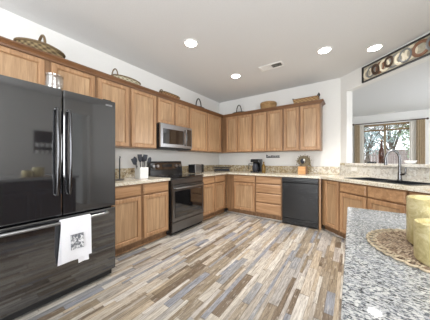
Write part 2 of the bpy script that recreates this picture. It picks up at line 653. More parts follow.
def window(name, f, u0, u1, z0, z1, d, nm=1, mat=None):
    mat = mat or M['trim']
    b = MB(f)
    w = 0.045
    b.box(u0, u0 + w, d - 0.03, d + 0.03, z0, z1); b.box(u1 - w, u1, d - 0.03, d + 0.03, z0, z1)
    b.box(u0 + w, u1 - w, d - 0.03, d + 0.03, z0, z0 + w); b.box(u0 + w, u1 - w, d - 0.03, d + 0.03, z1 - w, z1)
    for i in range(1, nm + 1):
        c = u0 + (u1 - u0) * i / (nm + 1)
        b.box(c - 0.03, c + 0.03, d - 0.025, d + 0.025, z0 + w, z1 - w)
    o = struct(name, b, mat)
    for i in range(nm + 1):
        a0 = u0 + (u1 - u0) * i / (nm + 1) + 0.035
        a1 = u0 + (u1 - u0) * (i + 1) / (nm + 1) - 0.035
        p = MB(f); p.box(a0, a1, d - 0.004, d + 0.004, z0 + w, z1 - w)
        p.build('pane', M['pane'], o)
    return o


window('window_1', Frame((0, YF, 0), (1, 0, 0), (0, 1, 0)), FX0, FX1, FZ0, FZ1, 0.09, 1, M['alu'])
window('unseen_window_2', Frame((XR, 0, 0), (0, 1, 0), (1, 0, 0)), WY0, WY1, 0.35, 2.35, 0.06, 1)  # unseen window, put in for the light falling from the right
window('unseen_window_3', Frame((0, YR, 0), (1, 0, 0), (0, -1, 0)), 0.6, 4.0, 0.25, 2.35, 0.06, 2)  # unseen rear window, added to let in fill daylight
window('unseen_window_4', Frame((6.6, 0, 0), (0, 1, 0), (1, 0, 0)), 0.3, 2.9, 0.4, 2.4, 0.06, 1)  # unseen side window, added to brighten the dining room
# doorway casing
b = MB()
b.box(XR - 0.015, XR, DY0 - 0.07, DY0, 0, 2.47); b.box(XR - 0.015, XR, DY1, DY1 + 0.07, 0, 2.47)
b.box(XR - 0.015, XR, DY0, DY1, 2.40, 2.47)
struct('door_1', b, M['trim'])
b = MB()
b.box(XR - 0.012, XR, WY1 + 0.02, DY0 - 0.08, 0.002, 0.085); b.box(XR - 0.012, XR, YR + 0.01, WY0 - 0.02, 0.002, 0.085)
b.box(XR - 0.012, XR, WY0, WY1 - 0.02, 0.002, 0.085)
struct('baseboard_right', b, M['trim'])

# ------------------------------------------------------------------ cabinets
DOOR_T = 0.022


def panel_door(f, u0, u1, z0, z1, d0, mat, parent, stile=0.05, name='door'):
    d1 = d0 + DOOR_T
    def ring(a, d):
        return [(u0 + a, d, z0 + a), (u1 - a, d, z0 + a), (u1 - a, d, z1 - a), (u0 + a, d, z1 - a)]
    R = [ring(0, d0), ring(0, d1 - 0.007), ring(0.006, d1), ring(stile - 0.006, d1), ring(stile, d1 - 0.005), ring(stile + 0.001, d1 - 0.016)]
    b = MB(f)
    b.rings([[f(*p) for p in r] for r in R], smooth=False)
    o = b.build(name, mat, parent)
    R = [ring(stile + 0.003, d1 - 0.0158), ring(stile + 0.003, d1 - 0.0150), ring(stile + 0.014, d1 - 0.0100), ring(stile + 0.03, d1 - 0.0095)]
    b = MB(f)
    b.rings([[f(*p) for p in r] for r in R], smooth=False)
    b.build('panel', M['oak_panel'] if mat is M['oak_z'] else mat, o)
    return o


def slab(f, u0, u1, z0, z1, d0, mat, parent, name='drawer'):
    d1 = d0 + DOOR_T
    def ring(a, d):
        return [(u0 + a, d, z0 + a), (u1 - a, d, z0 + a), (u1 - a, d, z1 - a), (u0 + a, d, z1 - a)]
    R = [ring(0, d0), ring(0, d1 - 0.009), ring(0.004, d1 - 0.006), ring(0.012, d1), ring(0.03, d1)]
    b = MB(f)
    b.rings([[f(*p) for p in r] for r in R], smooth=False)
    return b.build(name, mat, parent)


UD, UB, UT = 0.31, 1.372, 2.245      # upper carcass depth, bottom, top


def upper(f, grain, u0, u1, z0, doors, label, d=UD):
    t = thing('wall_cabinet', label, 'cabinet', f((u0 + u1) / 2, d / 2, z0))
    b = MB(f); b.box(u0 + 0.001, u1 - 0.001, 0.002, d, z0, UT)
    b.build('body', M['carcass'], t)
    for a0, a1 in doors:
        panel_door(f, a0, a1, z0 + 0.012, UT - 0.02, d, M['oak_z'], t)
    return t


upper(LEFT, 'y', -4.16, -3.207, 1.83, [(-4.135, -3.695), (-3.64, -3.224)], 'short oak wall cabinet directly above the black refrigerator')
upper(LEFT, 'y', -3.207, -2.293, UB, [(-3.188, -2.782), (-2.742, -2.312)], 'tall two-door oak wall cabinet between refrigerator and microwave')
upper(LEFT, 'y', -2.293, -1.526, 1.80, [(-2.272, -1.925), (-1.885, -1.545)], 'short oak wall cabinet directly above the microwave')
upper(LEFT, 'y', -1.526, -0.002, UB, [(-1.507, -0.955), (-0.905, -0.42)], 'oak wall cabinet right of the microwave, reaching into the corner')
upper(BACK, 'x', 0.312, 1.108, UB, [(0.43, 0.722), (0.745, 1.09)], 'oak wall cabinet on the back wall beside the corner')
upper(BACK, 'x', 1.108, 1.782, UB, [(1.125, 1.437), (1.458, 1.765)], 'middle oak wall cabinet on the back wall, above the black word plaque')
upper(BACK, 'x', 1.782, 2.452, UB, [(1.80, 2.08), (2.108, 2.435)], 'rightmost oak wall cabinet on the back wall, above the dishwasher')


def crown(name, path_fn, a0, a1, mat):
    """path_fn(u, out, z) -> point; profile steps out of the cabinet fronts"""
    prof = [(0.332, UT - 0.012), (0.338, UT + 0.006), (0.356, UT + 0.026), (0.366, UT + 0.034), (0.368, UT + 0.047), (0.31, UT + 0.047), (0.31, UT)]
    b = MB()
    b.rings([[path_fn(a0, o, z) for o, z in prof], [path_fn(a1, o, z) for o, z in prof]], smooth=False)
    return struct(name, b, mat)


def crown_left(e, o, z):
    return Vector((o, -4.16, z)) if e == 0 else Vector((o, -o, z))


def crown_back(e, o, z):
    return Vector((o, -o, z)) if e == 0 else Vector((2.452 + (o - 0.31) * 0.9, -o, z))


crown('trim_1', crown_left, 0, 1, M['crown'])
crown('trim_2', crown_back, 0, 1, M['crown_x'])
b = MB()
for i in range(1):
    prof = [(0.0, UT - 0.012), (0.010, UT + 0.006), (0.028, UT + 0.026), (0.048, UT + 0.034), (0.05, UT + 0.047), (-0.004, UT + 0.047), (-0.004, UT + 0.002)]
    b.rings([[Vector((2.452 + o, -0.31, z)) for o, z in prof], [Vector((2.452 + o, -0.002, z)) for o, z in prof]], smooth=False)
struct('trim_3', b, M['crown'])

BD, KICK, BT = 0.595, 0.10, 0.876


def base(f, gm, u0, u1, items, label, ends=None, name='base_cabinet', kick=True, hollow=False):
    """items: ('door',u0,u1,z0,z1) / ('drawer',u0,u1,z0,z1)"""
    t = thing(name, label, 'cabinet', f((u0 + u1) / 2, BD / 2, 0))
    b = MB(f)
    if ends is None:
        b.box(u0 + 0.001, u1 - 0.001, 0.003, BD, KICK, BT)
    else:
        if hollow:
            b.box(u0 + 0.001, u1 - 0.001, 0.003, 0.02, KICK, BT); b.box(u0 + 0.001, u1 - 0.001, BD - 0.02, BD, KICK, BT)
            b.box(u0 + 0.001, u0 + 0.02, 0.02, BD - 0.02, KICK, BT); b.box(u1 - 0.02, u1 - 0.001, 0.02, BD - 0.02, KICK, BT)
            b.box(u0 + 0.02, u1 - 0.02, 0.02, BD - 0.02, KICK, KICK + 0.02)
        else:
            b.prism(ends, KICK, BT)
    b.build('body', M['carcass'], t)
    if kick:
        b = MB(f)
        b.box(u0 + 0.001, u1 - 0.001, 0.45, BD - 0.055, 0.001, KICK)
        b.build('toe_kick', M['carcass'], t)
        b = MB(f)
        b.tube([(u0 + 0.001, BD - 0.054, 0.012), (u1 - 0.001, BD - 0.054, 0.012)], 0.012, 8)
        b.build('shoe_moulding', M['oak_z'] if f is LEFT else M['pale_shoe'], t)
    for k, a0, a1, z0, z1 in items:
        if k == 'door':
            panel_door(f, a0, a1, z0, z1, BD, M['oak_z'], t)
        else:
            slab(f, a0, a1, z0, z1, BD, gm, t)
    return t


M['pale_shoe'] = plain('pale_shoe_moulding', SRGB(196, 190, 182), 0.5)
DZ = (0.125, 0.705)
RZ = (0.725, 0.858)
base(LEFT, M['oak_y'], -3.205, -2.287, [('door', -3.185, -2.775, *DZ), ('drawer', -3.185, -2.775, *RZ), ('door', -2.735, -2.305, *DZ), ('drawer', -2.735, -2.305, *RZ)],
     'oak base cabinet between refrigerator and range, under the white crock')
base(LEFT, M['oak_y'], -1.488, -0.597, [('door', -1.468, -1.085, *DZ), ('drawer', -1.468, -1.085, *RZ), ('door', -1.05, -0.69, *DZ), ('drawer', -1.05, -0.69, *RZ)],
     'oak base cabinet right of the range, under the toaster')
t = base(BACK, M['oak_x'], 0.597, 1.303, [('door', 0.80, 1.29, *DZ), ('drawer', 0.80, 1.29, *RZ)], 'oak base cabinet in the corner with one wide door, under the coffee maker')
base(BACK, M['oak_x'], 1.303, 1.842, [('drawer', 1.318, 1.825, 0.125, 0.325), ('drawer', 1.318, 1.825, 0.343, 0.52), ('drawer', 1.318, 1.825, 0.538, 0.705), ('drawer', 1.318, 1.825, *RZ)],
     'oak four-drawer base cabinet left of the dishwasher')
# blind corner box that carries the countertop
# angled run
t225 = math.tan(PI / 8)
S0 = BD * t225
b0 = base(ANG, M['oak_a'], S0 + 0.01, 0.622, [('door', 0.325, 0.61, 0.125, 0.858)], 'narrow full-height oak door cabinet right of the dishwasher',
          ends=[(0.07, 0.15), (0.622, 0.003), (0.622, BD), (S0 + 0.012, BD), (S0 - 0.01, BD - 0.06)])
base(ANG, M['oak_a'], 0.624, 1.505, [('door', 0.64, 1.05, *DZ), ('drawer', 0.64, 1.05, *RZ), ('door', 1.075, 1.49, *DZ), ('drawer', 1.075, 1.49, *RZ)],
     'oak sink base cabinet below the black sink', ends=True, hollow=True)
base(ANG, M['oak_a'], 1.507, 1.98, [('door', 1.525, 1.965, *DZ), ('drawer', 1.525, 1.965, *RZ)], 'oak base cabinet at the far right end of the sink run')
b = MB(); b.box(2.459, 2.492, -0.6, -0.1, 0.001, BT)
o = b.build('filler_panel', M['oak_z']); tag(o, 'slim vertical oak filler strip at the right side of the dishwasher', 'filler panel')

# ------------------------------------------------------------------ countertops
CZ0, CZ1, CD = BT + 0.001, 0.915, 0.635
b = MB(LEFT); b.box(-3.215, -2.284, 0.003, CD, CZ0, CZ1, 0.004)
tag(b.build('countertop', M['granite']), 'short beige granite countertop under the white crock', 'countertop')


def ang2w(s, d):
    p = ANG(s, d, 0)
    return (p.x, p.y)


s_turn = CD * t225
pts = [(0.003, -1.49), (CD, -1.49), (CD, -CD)]
pts += [ang2w(s_turn, CD), ang2w(2.0, CD), ang2w(2.0, 0.003), ang2w(0.001, 0.003), (0.003, -0.003)]
SK0, SK1, SKD0, SKD1 = 0.64, 1.44, 0.10, 0.47
holes = [[ang2w(SK0, SKD0), ang2w(SK1, SKD0), ang2w(SK1, SKD1), ang2w(SK0, SKD1)]]
b = MB(); b.prism(pts, CZ0, CZ1, holes)
tag(b.build('countertop', M['granite']), 'long beige granite countertop running from the range round the corner to the sink', 'countertop')

# backsplashes
b = MB(LEFT); b.box(-3.215, -2.284, 0.002, 0.024, CZ1 + 0.001, 1.062, 0.003)
tag(b.build('backsplash', M['granite_bs']), 'beige granite backsplash behind the white crock', 'backsplash')
b = MB(LEFT); b.box(-1.49, -0.003, 0.002, 0.024, CZ1 + 0.001, 1.062, 0.003)
tag(b.build('backsplash', M['granite_bs']), 'beige granite backsplash behind the toaster', 'backsplash')
b = MB(BACK); b.box(0.026, WCX - 0.012, 0.002, 0.024, CZ1 + 0.001, 1.062, 0.003)
tag(b.build('backsplash', M['granite_bs']), 'mottled brown granite backsplash along the back wall', 'backsplash')
b = MB(ANG); b.box(0.012, 2.0, 0.002, 0.022, CZ1 + 0.001, BARZ, 0.002)
tag(b.build('backsplash', M['granite_w']), 'tall pale granite backsplash behind the sink', 'backsplash')
b = MB(ANG); b.box(OP0 + 0.004, OP1 - 0.004, -0.34, 0.045, BARZ + 0.001, 1.138, 0.006)
tag(b.build('bar_top', M['granite_w']), 'raised granite bar ledge in the pass-through above the sink', 'bar top')
b = MB(ANG); b.box(0.012, OP0 + 0.0, 0.002, 0.022, BARZ + 0.001, 1.138, 0.002)
tag(b.build('backsplash', M['granite_bs']), 'small granite end piece at the left end of the bar ledge', 'backsplash')

# ------------------------------------------------------------------ refrigerator
FY0, FY1, FX = -4.178, -3.265, 0.903
FYC = -3.712
t = thing('refrigerator', 'large black glossy french-door refrigerator with bottom freezer', 'refrigerator', (0.45, (FY0 + FY1) / 2, 0))
b = MB(LEFT); b.box(FY0 + 0.004, FY1 - 0.004, 0.03, 0.82, 0.04, 1.775, 0.006)
b.build('body', M['black'], t)
for a0, a1, hu, nm in ((FY0, FYC - 0.003, FYC - 0.045, 'left'), (FYC + 0.003, FY1, FYC + 0.04, 'right')):
    b = MB(LEFT); b.box(a0, a1, 0.825, FX, 0.722, 1.792, 0.010)
    d = b.build('door', M['fridge'], t)
    b = MB(LEFT)
    n = 14
    path = [(hu, FX - 0.005, 0.90), (hu, FX + 0.035, 0.905)]
    for i in range(n + 1):
        q = i / n
        path.append((hu, FX + 0.040 + 0.018 * math.sin(PI * q), 0.92 + 0.68 * q))
    path += [(hu, FX + 0.035, 1.615), (hu, FX - 0.005, 1.62)]
    b.tube(path, 0.0105, 10)
    h = b.build('handle', M['handle'], d)
    h['label'] = 'dark chrome bar handle'
b = MB(LEFT); b.box(FY0, FY1, 0.825, FX, 0.075, 0.708, 0.010)
fz = b.build('freezer_drawer', M['fridge'], t)
b = MB(LEFT)
path = [(FY0 + 0.09, FX - 0.005, 0.672), (FY0 + 0.09, FX + 0.03, 0.672)]
for i in range(17):
    q = i / 16
    path.append((FY0 + 0.10 + (FY1 - FY0 - 0.20) * q, FX + 0.038 + 0.012 * math.sin(PI * q), 0.672))
path += [(FY1 - 0.09, FX + 0.03, 0.672), (FY1 - 0.09, FX - 0.005, 0.672)]
b.tube(path, 0.0125, 10)
h = b.build('handle', M['steel'], fz); h['label'] = 'dark chrome bar handle'
b = MB(LEFT); b.box(FY0 + 0.02, FY1 - 0.02, 0.75, 0.86, 0.012, 0.07)
b.build('grille', M['black_matte'], t)
for u in (FY0 + 0.06, FY1 - 0.06):
    b = MB(LEFT); b.cyl((u, 0.82, 0.0), (u, 0.82, 0.04), 0.022, 12); b.build('foot', M['black_matte'], t)
for u in (FY0 + 0.06, FY1 - 0.06):
    b = MB(LEFT); b.box(u - 0.04, u + 0.04, 0.70, 0.86, 1.793, 1.812, 0.005); b.build('hinge_cover', M['black_matte'], t)
b = MB(LEFT); b.box(FY1 - 0.10, FY1 - 0.035, FX, FX + 0.003, 1.735, 1.752, 0.001)
bd = b.build('badge', M['steel'], t); bd['label'] = 'small silver badge'

# towel on freezer handle
TW0, TW1 = -3.745, -3.525
def towel_sheet(b, u0, u1, side, ztop, zbot, d_top, skew=0.0, thick=0.006):
    nu, nz = 12, 14
    def P(i, j, off):
        q, r = i / nu, j / nz
        u = u0 + (u1 - u0) * q + skew * r
        d = d_top + side * (0.004 + 0.010 * r) + 0.004 * math.sin(q * 7 + 1) * r + off
        return LEFT(u, d, ztop + (zbot - ztop) * r)
    tmp = bmesh.new()
    G = {}
    for s, off in ((0, 0), (1, thick)):
        for i in range(nu + 1):
            for j in range(nz + 1):
                G[s, i, j] = tmp.verts.new(P(i, j, off))
    for i in range(nu):
        for j in range(nz):
            for s in (0, 1):
                f = tmp.faces.new([G[s, i, j], G[s, i + 1, j], G[s, i + 1, j + 1], G[s, i, j + 1]]); f.smooth = True
    for i in range(nu):
        for j in (0, nz):
            tmp.faces.new([G[0, i, j], G[0, i + 1, j], G[1, i + 1, j], G[1, i, j]])
    for j in range(nz):
        for i in (0, nu):
            tmp.faces.new([G[0, i, j], G[0, i, j + 1], G[1, i, j + 1], G[1, i, j]])
    b.merge(tmp)
t = thing('dish_towel', 'white dish towel with a grey printed square hanging on the freezer handle', 'towel', (0.97, (TW0 + TW1) / 2, 0.30))
b = MB(LEFT)
towel_sheet(b, TW0, TW1, 1, 0.690, 0.352, FX + 0.064, 0.0)
prof = []
for k in range(9):
    a = PI * k / 8
    prof.append((FX + 0.048 + 0.0195 * math.cos(a), 0.684 + 0.016 * math.sin(a)))
rings = [[LEFT(u, d, z) for d, z in prof] + [LEFT(u, FX + 0.048 + (d - FX - 0.048) * 0.7, z - 0.003) for d, z in prof[::-1]] for u in (TW0, TW1)]
b.rings(rings, smooth=False)
b.build('front_fold', M['towel'], t)
b = MB(LEFT); towel_sheet(b, TW0 + 0.015, TW1 - 0.03, -1, 0.685, 0.318, FX + 0.036, -0.025, 0.005)
b.build('back_fold', M['towel'], t)
b = MB(LEFT); towel_sheet(b, TW0 + 0.12, TW1 - 0.02, 1, 0.40, 0.305, FX + 0.062, 0.0, 0.003)
b.build('corner_flap', M['towel'], t)
b = MB(LEFT); towel_sheet(b, TW0 + 0.062, TW1 - 0.062, 1, 0.56, 0.435, FX + 0.0755, 0.0, 0.0012)
pr = b.build('printed_square', M['print'], t); pr['label'] = 'dark grey printed square'

# glass canister on the refrigerator
t = thing('glass_canister', 'ribbed clear glass canister standing on top of the refrigerator', 'canister', (0.74, -3.725, 1.776))
b = MB(); b.lathe((0.74, -3.725, 1.777), [(0.058, 0), (0.066, 0.01), (0.066, 0.145), (0.060, 0.155), (0.056, 0.15), (0.058, 0.02), (0.03, 0.012)], 28)
b.build('jar', M['jar_glass'], t)
b = MB(); b.lathe((0.74, -3.725, 1.934), [(0.064, 0), (0.066, 0.012), (0.03, 0.018), (0.012, 0.02)], 28)
b.build('lid', M['jar_glass'], t)

# ------------------------------------------------------------------ range
RY0, RY1 = -2.272, -1.506
t = thing('range', 'black stainless electric range with glass oven door between oak base cabinets', 'stove', (0.32, (RY0 + RY1) / 2, 0))
b = MB(LEFT); b.box(RY0, RY1, 0.03, 0.625, 0.02, 0.898, 0.003); b.build('body', M['black'], t)
b = MB(LEFT); b.box(RY0 - 0.002, RY1 + 0.002, 0.02, 0.662, 0.899, 0.918, 0.004)
ck = b.build('cooktop', M['glass_black'], t)
for u, d, r in ((-2.08, 0.45, 0.105), (-1.70, 0.45, 0.08), (-2.08, 0.22, 0.075), (-1.70, 0.22, 0.10)):
    b = MB(LEFT); b.lathe((u, d, 0.918), [(r - 0.004, 0), (r - 0.004, 0.0006), (r, 0.0006), (r, 0)], 32, cap0=False, cap1=False)
    b.build('burner_ring', M['dark_steel'], ck)
b = MB(LEFT)
b.rings([[LEFT(u, d, z) for d, z in ((0.022, 0.9185), (0.115, 0.9185), (0.110, 0.99), (0.085, 1.155), (0.07, 1.168), (0.022, 1.168))] for u in (RY0 + 0.005, RY1 - 0.005)], smooth=False)
cs = b.build('console', M['black'], t)
b = MB(LEFT); b.rings([[LEFT(u, 0.105 + e, 1.02), LEFT(u, 0.0885 + e, 1.135)] for u, e in ((RY0 + 0.02, 0.003), (RY1 - 0.02, 0.003))], closed=False, cap0=False, cap1=False, smooth=False)
b.build('control_panel', M['glass_black'], cs)
for u in (RY0 + 0.07, RY0 + 0.16, RY1 - 0.16, RY1 - 0.07):
    b = MB(LEFT); b.cyl((u, 0.093, 1.082), (u, 0.122, 1.087), 0.026, 16); b.build('knob', M['steel'], cs)
b = MB(LEFT); b.box(-2.0, -1.78, 0.097, 0.103, 1.06, 1.115, 0.001); b.build('display', M['display'], cs)
b = MB(LEFT); b.box(RY0 + 0.004, RY1 - 0.004, 0.627, 0.655, 0.80, 0.892, 0.004); b.build('front_panel', M['dark_steel'], t)
b = MB(LEFT); b.box(RY0 + 0.004, RY1 - 0.004, 0.627, 0.668, 0.225, 0.793, 0.006)
dr = b.build('oven_door', M['dark_steel'], t)
b = MB(LEFT); b.box(RY0 + 0.05, RY1 - 0.05, 0.668, 0.672, 0.285, 0.70, 0.001); b.build('oven_window', M['glass_black'], dr)
b = MB(LEFT)
b.tube([(RY0 + 0.05, 0.665, 0.745), (RY0 + 0.05, 0.70, 0.748), (RY0 + 0.08, 0.712, 0.75), (RY1 - 0.08, 0.712, 0.75), (RY1 - 0.05, 0.70, 0.748), (RY1 - 0.05, 0.665, 0.745)], 0.013, 10)
b.build('handle', M['steel'], dr)
b = MB(LEFT); b.box(RY0 + 0.004, RY1 - 0.004, 0.627, 0.662, 0.065, 0.215, 0.006); b.build('drawer', M['dark_steel'], t)
for u in (RY0 + 0.05, RY1 - 0.05):
    b = MB(LEFT); b.cyl((u, 0.58, 0), (u, 0.58, 0.03), 0.02, 12); b.build('foot', M['black_matte'], t)

# ------------------------------------------------------------------ microwave
MY0, MY1, MX = -2.286, -1.532, 0.40
t = thing('microwave', 'stainless steel microwave oven mounted above the range', 'microwave', (0.2, (MY0 + MY1) / 2, 1.385))
b = MB(LEFT); b.box(MY0, MY1, 0.003, MX - 0.035, 1.388, 1.798, 0.003); b.build('body', M['black'], t)
b = MB(LEFT); b.box(MY0, MY1 - 0.165, MX - 0.033, MX, 1.405, 1.797, 0.005)
dr = b.build('door', M['steel'], t)
b = MB(LEFT); b.box(MY0 + 0.055, MY1 - 0.235, MX, MX + 0.003, 1.465, 1.715, 0.001); b.build('door_window', M['glass_black'], dr)
b = MB(LEFT)
b.tube([(MY1 - 0.195, MX - 0.002, 1.455)] + [(MY1 - 0.195, MX + 0.018 + 0.03 * math.sin(PI * i / 10), 1.46 + 0.27 * i / 10) for i in range(11)] + [(MY1 - 0.195, MX - 0.002, 1.735)], 0.011, 10)
b.build('handle', M['chrome'], dr)
b = MB(LEFT); b.box(MY1 - 0.162, MY1, MX - 0.033, MX, 1.405, 1.797, 0.005); cp = b.build('control_panel', M['steel'], t)
b = MB(LEFT); b.box(MY1 - 0.145, MY1 - 0.02, MX, MX + 0.003, 1.45, 1.76, 0.001); b.build('keypad', M['glass_black'], cp)
b = MB(LEFT); b.box(MY0 + 0.01, MY1 - 0.01, 0.05, MX - 0.02, 1.378, 1.402, 0.002); b.build('vent_grille', M['black_matte'], t)

# ------------------------------------------------------------------ dishwasher
t = thing('dishwasher', 'black dishwasher under the back counter between drawers and angled cabinet', 'dishwasher', (2.15, -0.3, 0))
b = MB(BACK); b.box(1.848, 2.453, 0.05, 0.59, 0.10, 0.868, 0.002); b.build('body', M['black_matte'], t)
b = MB(BACK); b.box(1.85, 2.452, 0.592, 0.632, 0.125, 0.775, 0.006); b.build('door', M['black'], t)
b = MB(BACK); b.box(1.85, 2.452, 0.592, 0.638, 0.782, 0.868, 0.006); cp = b.build('control_panel', M['black'], t)
b = MB(BACK); b.box(1.93, 2.37, 0.638, 0.652, 0.787, 0.81, 0.005); b.build('pull_handle', M['black'], cp)
b = MB(BACK); b.box(1.85, 2.452, 0.592, 0.622, 0.018, 0.118, 0.004); b.build('kick_plate', M['black'], t)

# ------------------------------------------------------------------ sink and faucet
t = thing('sink', 'black composite double sink set in the granite counter', 'sink', ANG((SK0 + SK1) / 2, 0.28, 0.70))
b = MB(ANG)
e = 0.003
SM = (SK0 + SK1) / 2
def bowl(b, u0, u1, d0, d1, zt, zb, w=0.012):
    def rg(a, z):
        return [ANG(u0 + a, d0 + a, z), ANG(u1 - a, d0 + a, z), ANG(u1 - a, d1 - a, z), ANG(u0 + a, d1 - a, z)]
    b.rings([rg(0.02, zb - w), rg(0, zb + 0.02), rg(0, zt), rg(w, zt), rg(w, zb + 0.02), rg(w + 0.03, zb)], smooth=False)
bowl(b, SK0 + e, SM - 0.001, SKD0 + e, SKD1 - e, CZ1 + 0.003, 0.74)
b.build('bowl', M['sink'], t)
b = MB(ANG); bowl(b, SM + 0.001, SK1 - e, SKD0 + e, SKD1 - e, CZ1 + 0.003, 0.74); b.build('bowl', M['sink'], t)
for u in ((SK0 + SM) / 2, (SM + SK1) / 2):
    b = MB(ANG); b.lathe((u, 0.285, 0.7405), [(0.04, 0), (0.04, 0.003), (0.03, 0.004)], 20); b.build('drain', M['steel'], t)
b = MB(ANG)
b.box(SK0 - 0.05, SK1 + 0.02, SKD0 - 0.055, SKD0 + 0.004, CZ1 + 0.001, CZ1 + 0.008, 0.002)
b.box(SK0 - 0.05, SK1 + 0.02, SKD1 - 0.004, SKD1 + 0.02, CZ1 + 0.001, CZ1 + 0.008, 0.002)
b.box(SK0 - 0.05, SK0 + 0.004, SKD0 + 0.004, SKD1 - 0.004, CZ1 + 0.001, CZ1 + 0.008, 0.002)
b.box(SK1 - 0.004, SK1 + 0.02, SKD0 + 0.004, SKD1 - 0.004, CZ1 + 0.001, CZ1 + 0.008, 0.002)
b.build('rim', M['sink'], t)

FS, FD = 1.052, 0.085
FZ = CZ1 + 0.009
t = thing('faucet', 'brushed nickel gooseneck kitchen faucet behind the black sink', 'faucet', ANG(FS, FD, FZ))
b = MB(ANG); b.lathe((FS, FD, FZ), [(0.03, 0), (0.03, 0.006), (0.022, 0.012), (0.020, 0.10), (0.017, 0.115)], 20); b.build('base', M['chrome'], t)
b = MB(ANG)
dirv = (-0.62, 0.78)
path = [(FS, FD, FZ + 0.11), (FS, FD, FZ + 0.27)]
for i in range(1, 13):
    a = PI * i / 12
    r = 0.072
    path.append((FS + dirv[0] * (r - r * math.cos(a)), FD + dirv[1] * (r - r * math.cos(a)), FZ + 0.27 + 0.125 * math.sin(a)))
path.append((FS + dirv[0] * 0.144, FD + dirv[1] * 0.144, FZ + 0.255))
b.tube(path, 0.015, 12); b.build('spout', M['chrome'], t)
b = MB(ANG)
b.cyl((FS + dirv[0] * 0.144, FD + dirv[1] * 0.144, FZ + 0.275), (FS + dirv[0] * 0.144, FD + dirv[1] * 0.144, FZ + 0.20), 0.0165, 14, 0.019); b.build('spray_head', M['chrome'], t)
b = MB(ANG); b.tube([(FS, FD, FZ + 0.075), (FS + 0.05, FD + 0.01, FZ + 0.08), (FS + 0.075, FD + 0.012, FZ + 0.10), (FS + 0.068, FD, FZ + 0.175)], [0.013, 0.013, 0.010, 0.007], 10); b.build('lever', M['chrome'], t)

# ------------------------------------------------------------------ island
IX0, IX1, IY0, IY1 = 2.882, 3.95, -5.2, -2.905
t = thing('kitchen_island', 'kitchen island with speckled blue-grey granite top in the foreground', 'island', ((IX0 + IX1) / 2, (IY0 + IY1) / 2, 0))
b = MB(); b.box(IX0, IX1, IY0, IY1, 0.876, 0.914, 0.004); b.build('countertop', M['granite_i'], t)
b = MB(); b.box(IX0 + 0.035, IX1 - 0.3, IY0 + 0.035, IY1 - 0.035, 0.10, 0.875); b.build('body', M['buffet'], t)
b = MB(); b.box(IX0 + 0.10, IX1 - 0.33, IY0 + 0.08, IY1 - 0.08, 0.001, 0.10); b.build('toe_kick', M['carcass'], t)
IF = Frame((IX0 + 0.035, 0, 0), (0, 1, 0), (-1, 0, 0))
for a0 in (-5.13, -4.58, -4.03, -3.48):
    panel_door(IF, a0, a0 + 0.51, 0.125, 0.705, 0.0, M['buffet'], t)
    slab(IF, a0, a0 + 0.51, 0.725, 0.858, 0.0, M['buffet'], t)
IZ = 0.9145

# placemat
PC = (3.135, -3.432)
t = thing('placemat', 'round braided jute placemat with scalloped edge on the island', 'placemat', (PC[0], PC[1], IZ))
b = MB()
nr = 14
prof = [(0.001, 0.004)]
for i in range(nr):
    r0 = i * 0.0125
    prof += [(r0 + 0.003, 0.0055), (r0 + 0.00625, 0.0075), (r0 + 0.0095, 0.0055), (r0 + 0.0123, 0.0038)]
prof += [(0.1755, 0.0), (0.001, 0.0)]
b.lathe((PC[0], PC[1], IZ), prof, 72); b.build('braid', M['jute'], t)
b = MB()
ne = 40
for k in range(ne):
    a = 2 * PI * k / ne
    cxx, cyy = PC[0] + 0.179 * math.cos(a), PC[1] + 0.179 * math.sin(a)
    pts = []
    for i in range(10):
        q = 2 * PI * i / 10
        lr, lt = 0.013 * math.cos(q), 0.0145 * math.sin(q)
        pts.append((cxx + lr * math.cos(a) - lt * math.sin(a), cyy + lr * math.sin(a) + lt * math.cos(a), IZ + 0.0045))
    b.tube(pts, 0.0034, 6, loop=True)
b.build('scalloped_edge', M['jute_edge'], t)


def canister(c, r, h, label, th=0.006):
    t = thing('gold_canister', label, 'candle holder', (c[0], c[1], IZ + 0.0085))
    b = MB()
    prof = [(r * 0.94, 0), (r, 0.006), (r, h - 0.003), (r - th * 0.3, h), (r - th, h - 0.003), (r - th, 0.012), (0.004, 0.010)]
    b.lathe((c[0], c[1], IZ + 0.0085), prof, 48); b.build('vessel', M['gold'], t)
    b = MB(); b.lathe((c[0], c[1], IZ + 0.019), [(r - th - 0.0015, 0), (r - th - 0.0015, h * 0.78), (0.004, h * 0.77)], 40); b.build('wax', M['wax'], t)
    return t


M['wax'] = plain('cream_wax', SRGB(214, 204, 160), 0.6)
canister((3.124, -3.402), 0.075, 0.148, 'tall pale-gold foil candle holder at the back of the jute placemat')
canister((3.099, -3.543), 0.060, 0.102, 'short pale-gold foil candle holder in front of the taller gold one')

# ------------------------------------------------------------------ items on the counters
CT = CZ1 + 0.001
# crock
CKX, CKY = 0.36, -2.60
t = thing('utensil_crock', 'square white ceramic crock full of black utensils beside the range', 'crock', (CKX, CKY, CT))
b = MB()
def sq(a, z, r=0.012):
    out = []
    for sx, sy, a0 in ((1, 1, 0), (-1, 1, PI / 2), (-1, -1, PI), (1, -1, 3 * PI / 2)):
        for k in range(4):
            q = a0 + PI / 2 * k / 3
            out.append(Vector((CKX + sx * (a - r) + r * math.cos(q), CKY + sy * (a - r) + r * math.sin(q), z)))
    return out
b.rings([sq(0.066, CT), sq(0.071, CT + 0.006), sq(0.072, CT + 0.165), sq(0.070, CT + 0.17), sq(0.064, CT + 0.168), sq(0.062, CT + 0.02), sq(0.05, CT + 0.012)], smooth=False)
b.build('pot', M['white_ceramic'], t)


